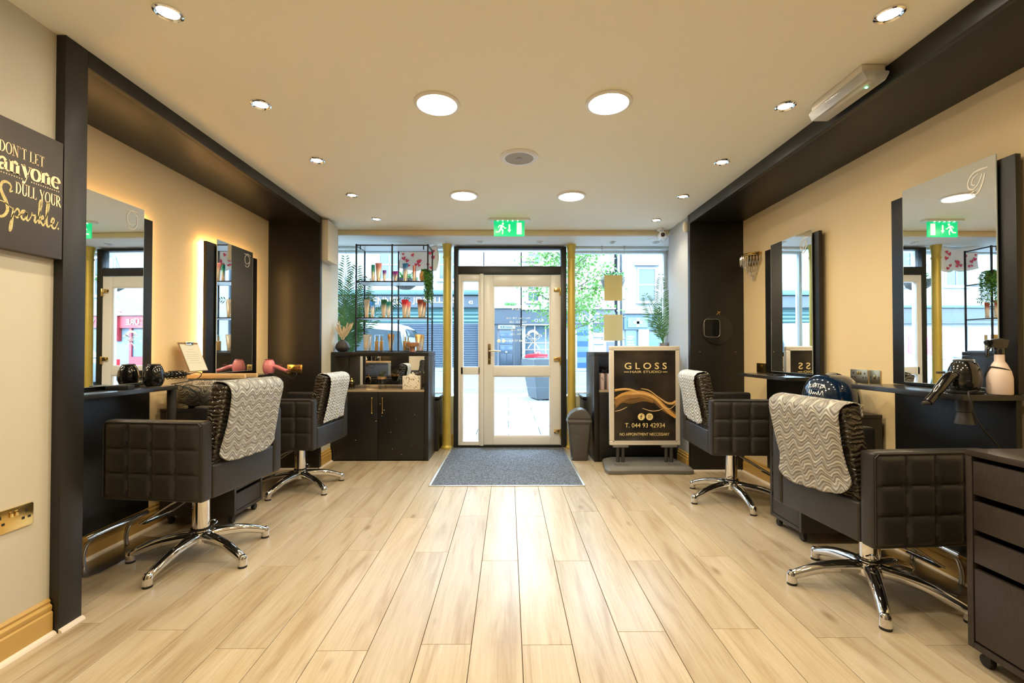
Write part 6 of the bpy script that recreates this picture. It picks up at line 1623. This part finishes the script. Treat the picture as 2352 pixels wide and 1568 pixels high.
def pharmacy(r,o):
    xa,xb = PX(1432,FY),PX(1600,FY)
    bx_(r,o,xa,xb,PZ(757,FY),PZ(722,FY),.2,m_pteal,'fascia_board'); bx_(r,o,xa,xb,PZ(721,FY),PZ(714,FY),.36,m_wr,'cornice',.02)
    bx_(r,o,PX(1440,FY),PX(1485,FY),PZ(752,FY),PZ(730,FY),.26,m_pgreen,'green_sign',d0=.201)
    cxp,czp = PX(1463,FY),PZ(741,FY); k = .075
    a,z0 = o(cxp,czp); t = MB(); t.box(a-k,a+k,-.285,-.261,z0-3*k,z0+3*k); t.box(a-3*k,a+3*k,-.285,-.261,z0-k,z0+k); t.build('white_cross', m_stripe, r, smooth=0)
    sgn_text(r,o,'W',PX(1509,FY),PZ(743,FY),.2,.32,m_stripe,.21,.02)
    bx_(r,o,PX(1437,FY),PX(1464,FY),GZ,PZ(758,FY),.06,M('pharmacy_door_blue',(.10,.18,.25),.3),'door')
    for i,(za,wd) in enumerate(((773,16),(778,12),(785,15),(791,17))): bx_(r,o,PX(1441,FY),PX(1441+wd,FY),PZ(za,FY)-.03,PZ(za,FY)+.03,.066,m_stripe,'painted_line',d0=.0605)
    bx_(r,o,PX(1465,FY),PX(1488,FY),GZ,PZ(757,FY),.3,m_fw,'pilaster',.02)
    bx_(r,o,PX(1489,FY),PX(1524,FY),GZ+.1,PZ(766,FY),.06,M('pharmacy_teal_window',(.04,.15,.19),.2),'shop_pane')
    win(r,o,PX(1468,FY),PX(1505,FY),PZ(690,FY),PZ(617,FY),bars=0); bx_(r,o,PX(1458,FY),PX(1514,FY),PZ(610,FY),PZ(600,FY),.25,m_fw,'window_hood',.02)
    win(r,o,PX(1560,FY),PX(1590,FY),PZ(690,FY),PZ(617,FY),bars=0)
building('pharmacy','white pharmacy with a green sign and white cross beside the drain pipe',PX(1430,FY),PX(1605,FY),10.4,m_pw_,pharmacy)
# shops farther along the street, seen in the mirrors
m_redp = M('bright_red_shop_paint',(.38,.012,.025),.5); m_grey_r = M('blue_grey_render',(.25,.29,.34),.85)
def redshop(r,o):
    bx_(r,o,11.0,20.8,2.36,3.02,.2,m_redp,'fascia_board'); bx_(r,o,11.0,20.8,3.03,3.2,.35,m_wr,'cornice',.02)
    sgn_text(r,o,'URE',17.25,2.68,.30,.75,m_stripe,.21,.02); sgn_text(r,o,'W &',19.85,2.68,.34,.85,m_stripe,.21,.02)
    t = MB(); a,z0 = o(18.05,1.65); t.prism([(0,0),(.12,.0),(.34,.35),(.34,1.35),(.1,1.62),(0,1.62)], lambda u,v,w_: (a+w_,-.01-u,z0+v), .32); t.build('corbel', m_redp, r, bevel=.03)
    for xa,xb in ((11.6,14.4),(15.2,17.4),(19.0,20.4)):
        bx_(r,o,xa,xb,.8,2.28,.05,m_pane,'shop_pane'); bx_(r,o,xa-.14,xa,GZ,2.35,.12,m_redp,'window_post'); bx_(r,o,xb,xb+.14,GZ,2.35,.12,m_redp,'window_post'); bx_(r,o,xa,xb,GZ,.79,.12,m_redp,'stall_riser')
    for x in (12.2,15.0,18.5): win(r,o,x,x+1.1,4.2,6.2)
building('red_fronted_shop','pale grey shop with a bright red fascia and corbel reflected in the mirror',10.2,21.0,10.0,m_grey_r,redshop)
def plain(r,o):
    for x in (22,24.5,27.5): win(r,o,x,x+1.1,4.6,6.6)
    bx_(r,o,21.4,31,2.6,3.3,.2,m_slate,'fascia_board')
    bx_(r,o,22,25,.6,2.5,.05,m_pane,'shop_pane'); bx_(r,o,26.5,30,.6,2.5,.05,m_pane,'shop_pane')
building('grey_shop','plain grey shop beyond the red-fronted shop',21.2,33,9.5,m_wr,plain)
def leftshop(r,o):
    bx_(r,o,-24.5,-12.4,2.55,3.35,.25,m_slate,'fascia_board'); bx_(r,o,-24.5,-12.4,3.36,3.5,.4,m_teal,'cornice',.02)
    for xa,xb in ((-23.8,-20),(-19,-16.2),(-15.4,-12.8)): bx_(r,o,xa,xb,.7,2.4,.05,M('pale_display'),'shop_pane')
    bx_(r,o,-18.6,-16.8,.9,1.9,.07,M('pink_display',(.62,.10,.34),.5),'pink_poster',d0=.051)
    for x in (-23,-20,-17,-14): win(r,o,x,x+1.1,4.6,6.6)
building('slate_fronted_shop','white shop with a slate fascia farther along, reflected in the spray bottle mirror',-24.8,-12.2,10.0,m_wr,leftshop)
def leftshop2(r,o):
    for x in (-32,-29,-26.5): win(r,o,x,x+1.1,4.6,6.6)
    bx_(r,o,-33,-25.2,2.5,3.3,.25,m_teal,'fascia_board'); bx_(r,o,-32,-26,.6,2.4,.05,m_pane,'shop_pane')
building('teal_fronted_shop','white shop with a plain teal fascia at the far end of the street',-34,-25,9.8,m_pw_,leftshop2)
# ------------------------------------------------------------------ tree, planter, lamp post
r = thing('street_tree','young leafy green street tree outside the door','tree',(1.95,14.6,-.12))
m_bark = M('tree_bark',(.16,.13,.10),.9,bump=(30,.6,.01)); q = random.Random(17)
t = MB(); t.tube(smooth_pts([(0,0,0),(.03,.02,.9),(0,.0,1.9),(.05,.02,3.0),(.0,.0,4.6),(.05,0,5.6)],4),[.075-.0032*i for i in range(21)],10)
br = []
for i in range(22):
    z = 1.9+3.4*i/22; a = i*2.4; L_ = 1.7-.9*abs(i/22-.35); d = Vector((math.cos(a),math.sin(a),.45+.5*i/22)).normalized(); p0 = Vector((.02,0,z)); p1 = p0+d*L_
    t.tube(smooth_pts([p0,p0+d*L_*.5+Vector((0,0,-.03)),p1],3),[.026,.023,.02,.016,.013,.010,.006],6); br.append((p0,p1))
t.build('trunk', m_bark, r)
t = MB()
for (p0,p1) in br:
    for j in range(230):
        s_ = q.uniform(.25,1.08); c = p0+(p1-p0)*s_+Vector((q.gauss(0,.20),q.gauss(0,.20),q.gauss(-.05,.20)))
        leaf_quads(t,c,(q.uniform(-1,1),q.uniform(-1,1),q.uniform(-.8,.4)),q.uniform(.08,.14),q.uniform(.055,.09),(q.uniform(-1,1),q.uniform(-1,1),q.uniform(.2,1)))
def leafglow():
    m, N, L, b = _nodes('tree_leaf')
    oi = N.new('ShaderNodeTexCoord'); n = N.new('ShaderNodeTexNoise'); n.inputs['Scale'].default_value = 3; L.new(oi.outputs['Object'],n.inputs['Vector'])
    rmp = N.new('ShaderNodeValToRGB'); e = rmp.color_ramp.elements; e[0].position=.35; e[0].color=(.04,.11,.013,1); e[1].position=.7; e[1].color=(.10,.20,.035,1)
    L.new(n.outputs['Fac'],rmp.inputs['Fac']); L.new(rmp.outputs[0],b.inputs['Base Color']); b.inputs['Roughness'].default_value=.5
    tr = N.new('ShaderNodeBsdfTranslucent'); L.new(rmp.outputs[0],tr.inputs['Color']); mx = N.new('ShaderNodeMixShader'); mx.inputs[0].default_value=.45
    L.new(b.outputs[0],mx.inputs[1]); L.new(tr.outputs[0],mx.inputs[2]); L.new(mx.outputs[0],N['Material Output'].inputs['Surface'])
    return m
t.build('foliage', leafglow(), r, smooth=0, kind='stuff', recalc=False)
r = thing('street_planter','large tapered grey street planter on the pavement outside the door','planter',(.93,11.0,-.033), math.radians(14))
m_plg = M('grey_planter',(.085,.10,.115),.5); m_pld = M('dark_planter_side',(.12,.15,.19),.5)
t = MB(); a,b_,H = .36,.50,.98
t.add([(-a,-a,.04),(a,-a,.04),(a,a,.04),(-a,a,.04),(-b_,-b_,H),(b_,-b_,H),(b_,b_,H),(-b_,b_,H),(-b_+.06,-b_+.06,H),(b_-.06,-b_+.06,H),(b_-.06,b_-.06,H),(-b_+.06,b_-.06,H),(-b_+.06,-b_+.06,H-.08),(b_-.06,-b_+.06,H-.08),(b_-.06,b_-.06,H-.08),(-b_+.06,b_-.06,H-.08)],
      [(3,2,1,0),(0,1,5,4),(1,2,6,5),(2,3,7,6),(3,0,4,7),(4,5,9,8),(5,6,10,9),(6,7,11,10),(7,4,8,11),(8,9,13,12),(9,10,14,13),(10,11,15,14),(11,8,12,15),(12,13,14,15)])
t.build('planter_body', m_plg, r, bevel=.008, seg=1)
for x in (-.25,.25):
    for y_ in (-.25,.25): MB().box(x-.04,x+.04,y_-.04,y_+.04,0,.039).build('foot', m_pld, r)
MB().box(-b_+.08,b_-.08,-b_+.08,b_-.08,H-.079,H-.06).build('soil', M('soil',(.06,.045,.03),.95,bump=(40,.8,.02)), r, smooth=0)
r = thing('lamp_post','slim pale grey lamp post in front of the blue-fronted shop','lamp post',(PX(1357,20.9),20.9,.148))
MB().lathe([(.14,0),(.14,.35),(.10,.40),(.095,3),(.08,7.5),(0,7.5)], n=18).build('pole', M('pale_post',(.42,.47,.52),.4), r)
t = MB(); t.tube(smooth_pts([(0,0,7.4),(0,-.3,7.7),(0,-.9,7.75)],5),.04,10); t.cbox((0,-1.1,7.73),(.25,.6,.1)); t.build('lantern', M('pale_post'), r)
# ------------------------------------------------------------------ hanging flower baskets outside the shop front
for i,(x,lab) in enumerate(((1.47,'hanging flower basket outside the window behind the price lists'),(-1.45,'hanging flower basket outside the window behind the rack'))):
    r = thing('hanging_basket', lab, 'flower basket', (x,6.4,2.0), 0, 'hanging flower baskets')
    MB().lathe([(0,0),(.08,.008),(.14,.05),(.165,.12),(.17,.14),(.15,.14),(.13,.10),(0,.10)], n=24).build('basket', M('dark_wicker',(.10,.09,.08),.85,bump=(60,1,.01)), r)
    q = random.Random(50+i); t = MB(); t2 = MB()
    for k in range(260):
        a = q.uniform(0,2*PI); rd_ = q.uniform(0,.16); c = (rd_*math.cos(a),rd_*math.sin(a),.13+q.uniform(0,.09)); leaf_quads(t,c,(math.cos(a),math.sin(a),q.uniform(-.3,1)),q.uniform(.03,.06),.028,(q.uniform(-1,1),q.uniform(-1,1),1))
        if k % 6 == 0: leaf_quads(t2,(c[0],c[1],c[2]+.03),(q.uniform(-1,1),q.uniform(-1,1),.4),.03,.03,(0,0,1))
    t.build('foliage', m_leaf, r, smooth=0, recalc=False, kind='stuff'); t2.build('flowers', M('purple_flower',(.22,.04,.16),.6), r, smooth=0, recalc=False, kind='stuff')
    t = MB()
    for k in range(3): a = k*2*PI/3; t.tube([(.165*math.cos(a),.165*math.sin(a),.14),(0,0,.62)],.0025,5)
    t.build('chain', m_bm, r)
    t = MB(); t.tube(smooth_pts([(0,0,.62),(0,-.06,.67),(0,-.25,.68),(0,-.60,.68)],4),.010,8); t.build('bracket_arm', m_bm, r)
# the building this shop is in, above the shop front
struct(MB().box(-8,8,5.72,5.79,2.40,8).build('wall_front_upper', m_wr, smooth=0))
